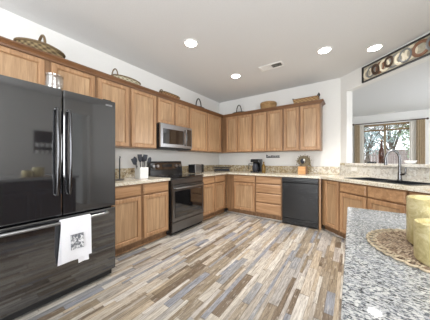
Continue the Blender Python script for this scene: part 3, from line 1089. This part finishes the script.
def utensil(kind, i, ang, lean, hgt, label):
    bx, by = CKX + 0.022 * math.cos(ang), CKY + 0.022 * math.sin(ang)
    base_p = Vector((bx, by, CT + 0.022))
    lean *= 1.25
    tip = Vector((CKX + lean * math.cos(ang), CKY + lean * math.sin(ang), CT + hgt))
    t = thing('cooking_utensil', label, 'utensil', base_p, 'black cooking utensils in the white crock')
    dv = (tip - base_p)
    L = dv.length
    dv.normalize()
    s = dv.cross(Vector((1, -0.4, 0))).normalized()
    w = dv.cross(s)
    neck = base_p + dv * (L - 0.085)
    b = MB(); b.tube([tuple(base_p), tuple(neck)], 0.0055, 8); b.build('handle', M['black_matte'], t)
    b = MB()
    prof = {'spoon': [(0.0, 0.007), (0.02, 0.020), (0.05, 0.029), (0.08, 0.023), (0.10, 0.006)],
            'spatula': [(0.0, 0.007), (0.012, 0.026), (0.05, 0.031), (0.098, 0.033), (0.10, 0.028)],
            'ladle': [(0.0, 0.009), (0.015, 0.024), (0.04, 0.034), (0.065, 0.032), (0.085, 0.012)]}[kind]
    th = {'spoon': 0.35, 'spatula': 0.12, 'ladle': 0.7}[kind]
    rings = []
    for q, r in prof:
        c = neck + dv * (q - 0.004)
        rings.append([c + s * r * math.cos(k * 2 * PI / 12) + w * r * th * math.sin(k * 2 * PI / 12) for k in range(12)])
    b.rings(rings); b.build('head', M['navy'], t)


kinds = ['spatula', 'spoon', 'spatula', 'spoon', 'ladle', 'spatula', 'spoon']
for i, (kd, a, ln, hg) in enumerate(zip(kinds, (4.6, 5.4, 0.4, 1.5, 2.2, 3.1, 3.9, 1.1, 5.0), (0.10, 0.06, 0.05, 0.115, 0.06, 0.04, 0.08, 0.075, 0.075), (0.29, 0.33, 0.345, 0.31, 0.335, 0.35, 0.315, 0.325, 0.34))):
    utensil(kd, i, a, ln, hg, 'black cooking utensil standing in the square white crock')

# black stand beside refrigerator
SX, SY = 0.30, -2.90
t = thing('towel_holder', 'slim black metal stand on the counter right beside the refrigerator', 'stand', (SX, SY, CT))
b = MB(); b.lathe((SX, SY, CT), [(0.055, 0), (0.055, 0.008), (0.012, 0.014)], 24); b.build('base', M['iron'], t)
b = MB(); b.tube([(SX, SY, CT + 0.012), (SX, SY, CT + 0.29), (SX, SY + 0.008, CT + 0.315), (SX, SY, CT + 0.325)], 0.008, 10); b.build('post', M['iron'], t)

# toaster
TX, TY = 0.27, -1.25
t = thing('toaster', 'two-slice stainless toaster with black end right of the range', 'toaster', (TX, TY, CT))
b = MB(LEFT)
b.box(TY - 0.14, TY + 0.075, TX - 0.085, TX + 0.085, CT + 0.012, CT + 0.185, 0.022); b.build('body', M['steel'], t)
b = MB(LEFT); b.box(TY + 0.076, TY + 0.145, TX - 0.086, TX + 0.086, CT + 0.010, CT + 0.186, 0.02); b.build('end_panel', M['black'], t)
b = MB(LEFT); b.box(TY - 0.16, TY - 0.1405, TX - 0.086, TX + 0.086, CT + 0.010, CT + 0.186, 0.009); b.build('end_panel', M['black'], t)
for dx in (-0.03, 0.03):
    b = MB(LEFT); b.box(TY - 0.11, TY + 0.05, TX + dx - 0.012, TX + dx + 0.012, CT + 0.1851, CT + 0.187); b.build('slot', M['black_matte'], t)
b = MB(LEFT); b.box(TY + 0.1455, TY + 0.165, TX - 0.02, TX + 0.02, CT + 0.11, CT + 0.125, 0.003); b.build('lever', M['black_matte'], t)
for du in (-0.11, 0.10):
    for dd in (-0.06, 0.06):
        b = MB(LEFT); b.cyl((TY + du, TX + dd, CT), (TY + du, TX + dd, CT + 0.013), 0.01, 10); b.build('foot', M['black_matte'], t)

# black wire rack in the corner
t = thing('wire_rack', 'low black wire tray in the corner of the counter', 'rack', (0.36, -0.42, CT))
rf = Frame((0.36, -0.42, 0), (R2, R2, 0), (R2, -R2, 0))
b = MB(rf)
hw, hd = 0.20, 0.10
for z, k in ((CT + 0.02, 0.9), (CT + 0.10, 1.0)):
    b.tube([(-hw * k, -hd * k, z), (hw * k, -hd * k, z), (hw * k, hd * k, z), (-hw * k, hd * k, z)], 0.006, 8, loop=True)
b.build('frame', M['iron'], t)
b = MB(rf)
for i in range(13):
    u = -hw + 2 * hw * i / 12
    b.tube([(u, -hd, CT + 0.10), (u * 0.9, -hd * 0.9, CT + 0.02), (u * 0.9, hd * 0.9, CT + 0.02), (u, hd, CT + 0.10)], 0.003, 6)
b.build('wires', M['iron'], t)
b = MB(rf); b.box(-0.17, 0.17, -0.08, 0.08, CT + 0.024, CT + 0.06, 0.01); b.build('liner', M['navy'], t)
for u in (-0.16, 0.16):
    for d in (-0.07, 0.07):
        b = MB(rf); b.cyl((u, d, CT), (u, d, CT + 0.02), 0.007, 8); b.build('foot', M['iron'], t)

# coffee maker
QX, QY = 1.19, -0.27
t = thing('coffee_maker', 'black drip coffee maker with glass carafe on the back counter', 'coffee maker', (QX, QY, CT))
b = MB(); b.box(QX - 0.10, QX + 0.10, QY - 0.12, QY + 0.10, CT, CT + 0.03, 0.008); b.build('base', M['black'], t)
b = MB(); b.box(QX - 0.10, QX + 0.10, QY + 0.02, QY + 0.10, CT + 0.03, CT + 0.235, 0.008); b.build('water_tank', M['black'], t)
b = MB(); b.box(QX - 0.10, QX + 0.10, QY - 0.11, QY + 0.10, CT + 0.225, CT + 0.295, 0.012); b.build('brew_head', M['black'], t)
b = MB(); b.lathe((QX - 0.01, QY - 0.05, CT + 0.031), [(0.05, 0), (0.066, 0.02), (0.068, 0.08), (0.05, 0.14), (0.045, 0.165)], 24); cf = b.build('carafe', M['navy'], t)
b = MB(); b.tube([(QX - 0.06, QY - 0.07, CT + 0.19), (QX - 0.14, QY - 0.10, CT + 0.19), (QX - 0.145, QY - 0.10, CT + 0.07)], 0.010, 8); b.build('handle', M['black_matte'], cf)
b = MB(); b.lathe((1.00 + 0.365, -0.30, CT), [(0.035, 0), (0.04, 0.01), (0.04, 0.13), (0.025, 0.17), (0.014, 0.19), (0.014, 0.24)], 20)
tag(b.build('oil_bottle', M['amber']), 'dark olive bottle standing right against the coffee maker', 'bottle')
# word plaque (cut-out black lettering, unreadable)
t = None
b = MB(BACK)
x0, x1 = 1.315, 1.62
b.box(x0, x1, 0.003, 0.014, 1.243, 1.268, 0.001)
hs = [0.072, 0.042, 0.040, 0.050, 0.044, 0.043, 0.046, 0.048]
w = (x1 - x0) / len(hs)
for i, h in enumerate(hs):
    b.box(x0 + i * w, x0 + i * w + w * 0.26, 0.003, 0.014, 1.2675, 1.245 + h, 0.001)
    b.box(x0 + i * w + w * 0.30, x0 + i * w + w * 0.88, 0.003, 0.014, 1.28, 1.245 + min(h, 0.06), 0.001)
tag(b.build('word_plaque', M['iron']), 'small black cut-out plaque on the back wall above the coffee maker', 'wall plaque')

# decorated wooden box with wreath
VX, VY = 2.165, -0.25
t = thing('wreath_box', 'light wooden box topped by a round dried wreath on the back counter', 'decoration', (VX, VY, CT))
b = MB()
b.box(VX - 0.105, VX + 0.03, VY - 0.05, VY + 0.05, CT, CT + 0.15, 0.004); b.build('box', M['box_wood'], t)
b = MB(); b.box(VX + 0.032, VX + 0.055, VY - 0.052, VY + 0.052, CT, CT + 0.165, 0.003); b.build('side_board', M['crown'], t)
b = MB()
for k in range(260):
    a = random.uniform(0, 2 * PI)
    rr = random.gauss(0.084, 0.022)
    cz = CT + 0.25
    p = Vector((VX - 0.005 + rr * math.cos(a), VY + random.uniform(-0.03, 0.025), cz + rr * math.sin(a)))
    q = p + Vector((random.uniform(-0.03, 0.03), random.uniform(-0.02, 0.01), random.uniform(-0.03, 0.03)))
    b.tube([tuple(p), tuple((p + q) / 2), tuple(q)], [0.002, 0.009, 0.001], 5)
b.rings([[Vector((VX - 0.005 + (0.068 + 0.042 * math.cos(q)) * math.cos(a), VY + 0.03 * math.sin(q), CT + 0.25 + (0.068 + 0.042 * math.cos(q)) * math.sin(a))) for q in [2 * PI * i / 8 for i in range(8)]] for a in [2 * PI * j / 24 for j in range(24)]], loop=True)
b.build('wreath', M['wreath'], t)
b = MB()
b.tube([(VX + 0.095 + 0.03, VY, CT + 0.15), (VX + 0.095, VY, CT + 0.19), (VX + 0.07, VY, CT + 0.2)], [0.004, 0.02, 0.008], 8)
b.tube([(VX + 0.055, VY - 0.03, CT + 0.16), (VX + 0.085, VY - 0.03, CT + 0.09), (VX + 0.08, VY - 0.03, CT + 0.01)], [0.008, 0.014, 0.006], 8)
b.build('dried_sprig', M['wicker_dark'], t)
b = MB(); b.lathe((VX - 0.028, VY - 0.035, CT + 0.205), [(0.012, 0), (0.034, 0.03), (0.036, 0.06), (0.022, 0.09), (0.006, 0.10)], 16); b.build('bird_ornament', M['navy'], t)
b = MB(); b.lathe((VX + 0.008, VY - 0.055, CT + 0.255), [(0.005, 0), (0.016, 0.015), (0.016, 0.03), (0.004, 0.045)], 12); b.build('white_flower', M['white_plastic'], t)


def outlet(f, u, z, label, wide=False):
    hw = 0.058 if wide else 0.036
    hh = 0.036 if wide else 0.058
    d0 = 0.023 if z < 1.05 else 0.003
    t = thing('wall_outlet', label, 'outlet', f(u, d0, z))
    b = MB(f); b.box(u - hw, u + hw, d0, d0 + 0.006, z - hh, z + hh, 0.002); b.build('plate', M['white_plastic'], t)
    for k in (-1, 1):
        b = MB(f)
        if wide: b.box(u + k * 0.02 - 0.012, u + k * 0.02 + 0.012, d0 + 0.006, d0 + 0.008, z - 0.013, z + 0.013, 0.0005)
        else: b.box(u - 0.013, u + 0.013, d0 + 0.006, d0 + 0.008, z + k * 0.02 - 0.012, z + k * 0.02 + 0.012, 0.0005)
        b.build('socket', M['trim'], t)


outlet(ANG, 0.31, 1.035, 'white outlet plate on the granite splash left of the sink', True)
outlet(BACK, 2.53, 1.135, 'white outlet on the back wall right of the wreath')
outlet(LEFT, -2.76, 1.13, 'white outlet on the left wall above the white crock', True)

# things on the bar ledge
BZ = 1.139
p = ANG(0.65, -0.12, BZ)
t = thing('wine_bottle', 'amber brown glass bottle standing on the bar ledge', 'bottle', p)
b = MB(); b.lathe(tuple(p), [(0.030, 0), (0.034, 0.006), (0.034, 0.175), (0.031, 0.205), (0.016, 0.25), (0.0135, 0.27), (0.0135, 0.33), (0.0155, 0.332), (0.0155, 0.348), (0.012, 0.35)], 24); b.build('bottle_body', M['bottle'], t)
b = MB(); b.lathe((p.x, p.y, BZ + 0.351), [(0.011, 0), (0.011, 0.014), (0.006, 0.016)], 14); b.build('cork', M['wicker_tan'], t)
p = ANG(0.51, -0.12, BZ)
b = MB(); b.box(p.x - 0.07, p.x + 0.045, p.y - 0.03, p.y + 0.05, BZ, BZ + 0.028, 0.006)
tag(b.build('coaster_box', M['black_matte']), 'low dark box on the bar ledge left of the amber bottle', 'box')
p = ANG(1.03, -0.12, BZ)
b = MB(); b.lathe(tuple(p), [(0.03, 0), (0.045, 0.006), (0.062, 0.030), (0.066, 0.048), (0.062, 0.048), (0.042, 0.012), (0.004, 0.008)], 28)
tag(b.build('bowl', M['bowl']), 'small white bowl on the bar ledge right of the faucet', 'bowl')

# ------------------------------------------------------------------ baskets above the cabinets
def basket_shape(b, c, rx, ry, h, flare, n=36, wall=0.008, zf=None):
    """elliptical open basket; zf(angle) adds rim height"""
    zf = zf or (lambda a: 0.0)
    def ring(k, z, inset=0.0, top=0.0):
        out = []
        for i in range(n):
            a = 2 * PI * i / n
            out.append(Vector((c[0] + (rx * k - inset) * math.cos(a), c[1] + (ry * k - inset) * math.sin(a), c[2] + z + zf(a) * top)))
        return out
    k0 = 1 - flare
    b.rings([ring(k0, 0), ring(k0 + flare * 0.45, h * 0.35, 0, 0.3), ring(k0 + flare * 0.8, h * 0.7, 0, 0.7), ring(1, h, 0, 1), ring(1, h, wall, 1), ring(k0 + flare * 0.45, h * 0.35, wall, 0.3), ring(k0, 0.008, wall)])


def rim(b, c, rx, ry, z, r, n=36, zf=None):
    zf = zf or (lambda a: 0.0)
    b.tube([(c[0] + rx * math.cos(2 * PI * i / n), c[1] + ry * math.sin(2 * PI * i / n), c[2] + z + zf(2 * PI * i / n)) for i in range(n)], r, 8, loop=True)


def arch(b, p0, p1, h, r, n=18, pw=1.0):
    P0, P1 = Vector(p0), Vector(p1)
    pts = []
    for i in range(n + 1):
        a = PI * i / n
        q = 0.5 - 0.5 * math.cos(a)
        c = P0.lerp(P1, q)
        pts.append((c.x, c.y, c.z + h * math.sin(a) ** pw))
    b.tube(pts, r, 8)


def basket(name, label, c, rx, ry, h, flare, mat, rimmat, handles, zf=None, cat='basket', hr=0.008, rimr=0.009):
    t = thing(name, label, cat, c)
    b = MB(); basket_shape(b, c, rx, ry, h, flare, zf=zf); b.build('body', mat, t)
    b = MB(); rim(b, c, rx, ry, h, rimr, zf=zf); b.build('rim', rimmat, t)
    for p0, p1, hh in handles:
        b = MB(); arch(b, p0, p1, hh, hr); b.build('handle', rimmat, t)
    return t


TZ = UT + 0.001
c = (0.175, -3.69, TZ)
basket('wicker_basket', 'wide dark wicker basket with tall hoop handle above the refrigerator', c, 0.135, 0.20, 0.155, 0.25, M['wicker_dark'], M['wicker_rim'],
       [((c[0] - 0.13, c[1], TZ + 0.15), (c[0] + 0.13, c[1], TZ + 0.15), 0.13)], zf=lambda a: -0.012 * abs(math.sin(a)), hr=0.012, rimr=0.011)
c = (0.19, -2.735, TZ)
basket('wicker_basket', 'shallow pale green-grey basket with a loop handle at its left end', c, 0.11, 0.215, 0.13, 0.3, M['wicker_pale'], M['wicker_rim'],
       [((c[0] - 0.05, c[1] - 0.19, TZ + 0.13), (c[0] + 0.05, c[1] - 0.16, TZ + 0.13), 0.10)], hr=0.008)
c = (0.19, -1.90, TZ)
basket('wicker_tray', 'long low woven tray lying on the cabinet above the microwave', c, 0.12, 0.215, 0.12, 0.2, M['wicker_brown'], M['wicker_rim'],
       [((c[0] - 0.05, c[1] - 0.205, TZ + 0.12), (c[0] + 0.05, c[1] - 0.205, TZ + 0.12), 0.06)], cat='tray', zf=lambda a: 0.03 * max(0, -math.sin(a)) ** 2)
c = (0.20, -1.09, TZ)
basket('wicker_basket', 'small dark basket with thin black hoop handle on the left-wall cabinets near the corner', c, 0.09, 0.15, 0.085, 0.15, M['wicker_brown'], M['wicker_black'],
       [((c[0], c[1] - 0.10, TZ + 0.06), (c[0], c[1] + 0.08, TZ + 0.06), 0.22)], hr=0.0125)
c = (0.70, -0.19, TZ)
basket('wicker_basket', 'small dark basket with thin black hoop handle on the back-wall cabinets near the corner', c, 0.16, 0.09, 0.085, 0.15, M['wicker_brown'], M['wicker_black'],
       [((c[0] - 0.07, c[1], TZ + 0.06), (c[0] + 0.07, c[1], TZ + 0.06), 0.21)], hr=0.012)
c = (1.425, -0.18, TZ)
t = thing('lidded_basket', 'round tan lidded basket on top of the middle back-wall cabinets', 'basket', c)
b = MB(); b.lathe(c, [(0.155, 0), (0.168, 0.02), (0.170, 0.135), (0.166, 0.14)], 40); b.build('body', M['wicker_tan'], t)
b = MB(); b.lathe(c, [(0.170, 0.141), (0.176, 0.145), (0.176, 0.185), (0.165, 0.198), (0.10, 0.205), (0.004, 0.207)], 40); b.build('lid', M['wicker_tan'], t)
c = (2.185, -0.19, TZ)
t = thing('wicker_tray', 'oblong patterned basket tray with raised end handles above the rightmost cabinets', 'tray', c)
b = MB()
def rr(hw, hd, z, up=0.0):
    out = []
    for sx, sy, a0 in ((1, 1, 0), (-1, 1, PI / 2), (-1, -1, PI), (1, -1, 3 * PI / 2)):
        for k in range(4):
            q = a0 + PI / 2 * k / 3
            out.append(Vector((c[0] + sx * (hw - 0.03) + 0.03 * math.cos(q), c[1] + sy * (hd - 0.03) + 0.03 * math.sin(q), c[2] + z)))
    return out
b.rings([rr(0.19, 0.085, 0), rr(0.21, 0.10, 0.06), rr(0.225, 0.115, 0.135), rr(0.217, 0.107, 0.135), rr(0.20, 0.09, 0.06), rr(0.18, 0.075, 0.01)], smooth=False)
b.build('body', M['wicker_tan'], t)
b = MB(); b.tube([tuple(v) for v in rr(0.222, 0.112, 0.138)], 0.008, 8, loop=True); b.build('rim', M['wicker_brown'], t)
for sx, hh in ((-1, 0.03), (1, 0.06)):
    b = MB()
    x = c[0] + sx * 0.225
    b.tube([(x - sx * 0.03, c[1] - 0.06, TZ + 0.13), (x + sx * 0.005, c[1] - 0.055, TZ + 0.14 + hh), (x + sx * 0.005, c[1] + 0.055, TZ + 0.14 + hh), (x - sx * 0.03, c[1] + 0.06, TZ + 0.13)], 0.012, 8)
    b.build('handle', M['wicker_black'], t)

# ------------------------------------------------------------------ ring art above the opening
AS0, AS1, AZ0, AZ1 = 0.455, 1.62, 2.452, 2.703
t = thing('wall_art', 'long black-framed metal ring wall art above the pass-through', 'wall art', ANG((AS0 + AS1) / 2, 0.015, AZ0))
b = MB(ANG)
fw = 0.016
b.box(AS0, AS1, 0.003, 0.03, AZ0, AZ0 + fw); b.box(AS0, AS1, 0.003, 0.03, AZ1 - fw, AZ1)
b.box(AS0, AS0 + fw, 0.003, 0.03, AZ0 + fw, AZ1 - fw); b.box(AS1 - fw, AS1, 0.003, 0.03, AZ0 + fw, AZ1 - fw)
b.build('frame', M['iron'], t)
b = MB(ANG); b.box(AS0 + fw, AS1 - fw, 0.003, 0.008, AZ0 + fw, AZ1 - fw); b.build('backing', M['sign_back'], t)
zc = (AZ0 + AZ1) / 2


def ring_piece(s, z, ro, ri, mat, d, sq=1.0, ang=0.0, a0=0, a1=2 * PI):
    n = 28
    full = a1 - a0 > 6.2
    rings = []
    m = n if full else n + 1
    for i in range(m):
        a = a0 + (a1 - a0) * i / n
        sec = []
        for r, dd in ((ri, d), (ro, d), (ro, d + 0.005), ((ri + ro) / 2, d + 0.008), (ri, d + 0.005)):
            x, y = r * math.cos(a) * sq, r * math.sin(a)
            sec.append(ANG(s + x * math.cos(ang) - y * math.sin(ang), dd, z + x * math.sin(ang) + y * math.cos(ang)))
        rings.append(sec)
    b = MB(ANG)
    b.rings(rings, loop=full, smooth=False)
    b.build('ring', mat, t)


art = [(0.545, -0.01, 0.085, 0.052, 'champagne', 0.9, 0.2), (0.60, 0.0, 0.090, 0.066, 'silver', 0.75, -0.3), (0.675, 0.0, 0.088, 0.040, 'bronze', 0.7, 0.3), (0.735, 0.0, 0.09, 0.052, 'copper', 0.7, -0.2),
       (0.80, 0.0, 0.092, 0.060, 'champagne', 0.8, 0.2), (0.865, 0.02, 0.08, 0.045, 'bronze', 0.8, 0.0), (0.93, 0.0, 0.092, 0.066, 'silver', 0.8, -0.3), (1.00, -0.01, 0.085, 0.042, 'champagne', 0.8, 0.3),
       (1.07, 0.0, 0.094, 0.07, 'silver', 0.8, 0.1), (1.125, 0.01, 0.09, 0.052, 'champagne', 0.85, -0.2), (1.235, 0.0, 0.10, 0.062, 'copper', 1.0, 0.0), (1.36, 0.0, 0.094, 0.06, 'silver', 0.8, 0.1), (1.48, 0.0, 0.09, 0.05, 'bronze', 0.9, 0.0)]
for i, (s, dz, ro, ri, mt, sqz, an) in enumerate(art):
    ring_piece(s, zc + dz, ro, ri, M[mt], 0.009 + 0.006 * (i % 3), sqz, an)

# ------------------------------------------------------------------ ceiling fittings
def can(x, y, label):
    t = thing('recessed_light', label, 'ceiling light', (x, y, CEIL - 0.012), 'recessed ceiling lights')
    b = MB(); b.lathe((x, y, CEIL - 0.010), [(0.098, 0.0095), (0.096, 0.003), (0.078, 0.0), (0.074, 0.004), (0.074, 0.0095)], 36, cap0=False, cap1=False); b.build('trim_ring', M['trim'], t)
    b = MB(); b.lathe((x, y, CEIL - 0.006), [(0.073, 0.0), (0.073, 0.004)], 36); b.build('lens', M['lens'], t)
    d = bpy.data.lights.new('lamp', 'SPOT')
    d.spot_size = math.radians(98); d.spot_blend = 0.75; d.shadow_soft_size = 0.06; d.energy = CAN_POWER; d.color = (1, 0.98, 0.95)
    o = bpy.data.objects.new('lamp', d); COL.objects.link(o)
    o.parent = t; o.location = (0, 0, -0.003)


can(1.178, -2.413, 'recessed ceiling light nearest the left wall of cabinets above the range')
can(1.178, -1.205, 'recessed ceiling light nearest the back-left corner')
can(2.60, -1.205, 'recessed ceiling light just right of the ceiling vent')
can(3.169, -0.87, 'recessed ceiling light above the sink beside the ring art')
can(2.60, -2.413, 'recessed ceiling light above the top edge of the view, over the open floor')

t = thing('ceiling_vent', 'rectangular white ceiling vent between the recessed lights', 'vent', (1.83, -1.19, CEIL))
VW, VH = 0.19, 0.088
vx, vy = 1.835, -1.185
b = MB()
z0, z1 = CEIL - 0.012, CEIL - 0.001
b.box(vx - VW, vx + VW, vy - VH, vy - VH + 0.025, z0, z1, 0.002); b.box(vx - VW, vx + VW, vy + VH - 0.025, vy + VH, z0, z1, 0.002)
b.box(vx - VW, vx - VW + 0.025, vy - VH + 0.025, vy + VH - 0.025, z0, z1, 0.002); b.box(vx + VW - 0.025, vx + VW, vy - VH + 0.025, vy + VH - 0.025, z0, z1, 0.002)
b.box(vx - 0.008, vx + 0.008, vy - VH + 0.025, vy + VH - 0.025, z0, z1)
b.build('frame', M['trim'], t)
b = MB(); b.box(vx - VW + 0.026, vx + VW - 0.026, vy - VH + 0.026, vy + VH - 0.026, CEIL - 0.004, CEIL - 0.001); b.build('duct', M['black_matte'], t)
for k in range(7):
    y = vy - VH + 0.036 + k * 0.0175
    for sx in (-1, 1):
        xa, xb = (vx - VW + 0.026, vx - 0.009) if sx < 0 else (vx + 0.009, vx + VW - 0.026)
        b = MB()
        dy = 0.008 * sx
        b.rings([[Vector((x, y - dy, z0 + 0.001)), Vector((x, y - dy + 0.0015, z0 + 0.001)), Vector((x, y + dy + 0.0015, z0 + 0.0075)), Vector((x, y + dy, z0 + 0.0075))] for x in (xa, xb)], smooth=False)
        b.build('louver', M['trim'], t)

# dining room ceiling register
b = MB(); b.box(3.66, 4.06, 3.98, 4.10, CEIL - 0.012, CEIL - 0.001, 0.003)
tag(b.build('ceiling_register', M['white_plastic']), 'slim ceiling register in the dining room above the window', 'vent')

# ------------------------------------------------------------------ dining window dressing
RZZ, RYY = 2.445, YF - 0.09
t = thing('curtain_rod', 'dark curtain rod across the dining room window', 'curtain rod', (3.9, RYY, RZZ))
b = MB(); b.tube([(2.99, RYY, RZZ), (4.80, RYY, RZZ)], 0.015, 10); b.build('rod', M['bronze'], t)
for x in (2.985, 4.80):
    b = MB(); b.lathe((x, RYY, RZZ - 0.03), [(0.004, 0), (0.026, 0.012), (0.032, 0.03), (0.026, 0.048), (0.004, 0.06)], 14); b.build('finial', M['bronze'], t)
for x in (3.05, 4.74):
    b = MB(); b.tube([(x, RYY, RZZ), (x, YF - 0.001, RZZ)], 0.012, 8); b.build('bracket', M['bronze'], t)


def curtain(x0, x1, mat, label, y=RYY, amp=0.028, waves=5, zt=RZZ - 0.018):
    b = MB()
    n = waves * 10
    rings = []
    for z in (zt, zt - 0.3, 1.2, 0.03):
        k = 1.0
        front, back = [], []
        for i in range(n + 1):
            q = i / n
            yy = y + amp * math.sin(q * waves * 2 * PI)
            x = x0 + (x1 - x0) * q
            front.append(Vector((x, yy - 0.004, z)))
            back.append(Vector((x, yy + 0.004, z)))
        rings.append(front + back[::-1])
    b.rings(rings)
    tag(b.build('curtain', mat), label, 'curtain')


curtain(3.015, 3.17, M['curtain'], 'tan curtain panel hanging left of the dining room window', waves=3)
curtain(4.56, 4.75, M['curtain'], 'tan curtain panel hanging right of the dining room window', waves=4)
curtain(3.16, 3.29, M['sheer'], 'white sheer curtain just inside the left tan panel', y=YF - 0.03, amp=0.012, waves=3, zt=2.42)
curtain(4.42, 4.57, M['sheer'], 'white sheer curtain just inside the right tan panel', y=YF - 0.03, amp=0.012, waves=3, zt=2.42)
t = thing('woven_blind', 'rolled-up woven wood blind at the top of the dining window', 'blind', (3.85, YF - 0.03, 2.1))
b = MB(); b.box(3.105, 4.595, YF + 0.005, YF + 0.045, 2.35, 2.405, 0.004); b.build('headrail', M['bamboo'], t)
b = MB()
for i in range(4):
    b.box(3.12, 4.58, YF + 0.02, YF + 0.03, 2.24 + i * 0.03, 2.253 + i * 0.03)
b.build('slats', M['bamboo'], t)
b = MB(); b.cyl((3.11, YF + 0.027, 2.20), (4.59, YF + 0.027, 2.20), 0.029, 14); b.build('roll', M['bamboo'], t)

# ------------------------------------------------------------------ outdoors
b = MB(); b.box(-12, 26, 4.4, 32, -0.2, -0.1)
o = b.build('ground', M['ground']); o['kind'] = 'structure'
t = thing('fence', 'weathered wooden board fence across the yard outside the window', 'fence', (6, 10.5, -0.1))
b = MB()
x = 1.0
while x < 12:
    hgt = 1.78 + random.uniform(-0.015, 0.015)
    b.box(x, x + 0.142, 10.5, 10.52, -0.1, hgt)
    x += 0.147
b.build('boards', M['fence'], t)
b = MB()
for z in (0.25, 1.45): b.box(1.0, 12, 10.52, 10.56, z, z + 0.09)
b.build('rails', M['fence'], t)


def tree(x, y, h, r, leafmat, label, nleaf, seed):
    rnd = random.Random(seed)
    t = thing('tree', label, 'tree', (x, y, -0.1))
    b = MB()
    b.tube([(x, y, -0.1), (x + 0.1, y, h * 0.3), (x, y + 0.1, h * 0.6)], [0.17, 0.13, 0.08], 10)
    tips = []
    for k in range(11):
        a = rnd.uniform(0, 2 * PI)
        rr_ = r * rnd.uniform(0.4, 0.95)
        tip = (x + rr_ * math.cos(a), y + rr_ * math.sin(a), h * rnd.uniform(0.5, 1.0))
        z0_ = h * rnd.uniform(0.25, 0.5)
        mid = (x + rr_ * 0.45 * math.cos(a), y + rr_ * 0.45 * math.sin(a), (tip[2] + z0_) / 2 + 0.15)
        b.tube([(x + 0.05, y, z0_), mid, tip], [0.07, 0.04, 0.012], 6)
        tips += [tip, mid]
    b.build('trunk', M['bark'], t)
    b = MB()
    for k in range(nleaf):
        c = Vector(rnd.choice(tips)) + Vector([rnd.gauss(0, r * 0.24) for _ in range(3)])
        L = rnd.uniform(0.07, 0.13)
        d = Vector([rnd.gauss(0, 1) for _ in range(3)]).normalized()
        s = d.cross(Vector([rnd.gauss(0, 1) for _ in range(3)])).normalized() * L * 0.36
        up = d.cross(s) * 0.15
        b.face([c - d * L, c + s + up, c + d * L, c - s + up], raw=True)
    b.build('foliage', leafmat, t)


tree(3.5, 7.9, 3.5, 1.1, M['leaf_b'], 'leafy grey-green tree in front of the fence, at the left of the window', 800, 3)
tree(5.75, 9.0, 3.9, 1.3, M['leaf'], 'green tree in front of the fence, at the right of the window', 1100, 5)
tree(5.2, 14.0, 5.2, 2.0, M['leaf_b'], 'taller pale tree beyond the fence', 1000, 9)

# ------------------------------------------------------------------ right side of the room, seen in the refrigerator's reflection
t = thing('buffet', 'dark wood buffet against the right wall, mirrored in the refrigerator door', 'buffet', (4.47, -3.1, 0))
BY0, BY1 = -3.60, -2.60
b = MB(); b.box(4.27, 4.68, BY0, BY1, 0.12, 0.74, 0.004); b.build('body', M['buffet'], t)
b = MB(); b.box(4.25, 4.685, BY0 - 0.02, BY1 + 0.02, 0.741, 0.775, 0.005); b.build('top', M['buffet'], t)
BF = Frame((4.27, 0, 0), (0, 1, 0), (-1, 0, 0))
for i in range(3):
    a0 = BY0 + 0.01 + i * 0.327
    slab(BF, a0, a0 + 0.318, 0.60, 0.73, 0.0, M['buffet'], t)
    panel_door(BF, a0, a0 + 0.318, 0.14, 0.585, 0.0, M['buffet'], t)
for x in (4.30, 4.65):
    for y in (BY0 + 0.04, BY1 - 0.04):
        b = MB(); b.cyl((x, y, 0), (x, y, 0.12), 0.022, 10); b.build('leg', M['buffet'], t)
t = thing('mug_rack', 'dark wall rack of white mugs above the buffet, mirrored in the refrigerator', 'mug rack', (4.69, -2.98, 1.25))
MY0_, MY1_ = -3.15, -2.79
b = MB(); b.box(4.675, 4.697, MY0_, MY1_, 1.35, 1.86, 0.003); b.build('board', M['buffet'], t)
for z in (1.56, 1.40):
    b = MB(); b.box(4.66, 4.676, MY0_, MY1_, z + 0.07, z + 0.09); b.build('hook_rail', M['iron'], t)
for z in (1.49, 1.33):
    for k in range(4):
        y = MY0_ + 0.048 + k * 0.088
        m = thing('mug', 'white mug hanging on the dark wall rack', 'mug', (4.615, y, z), 'white mugs on the wall rack')
        b = MB(); b.lathe((4.615, y, z), [(0.03, 0), (0.036, 0.01), (0.036, 0.085), (0.033, 0.085), (0.032, 0.012), (0.004, 0.01)], 18); b.build('cup', M['white_ceramic'], m)
        b = MB(); b.tube([(4.648, y, z + 0.07), (4.672, y, z + 0.06), (4.672, y, z + 0.03), (4.648, y, z + 0.02)], 0.005, 6); b.build('handle', M['white_ceramic'], m)
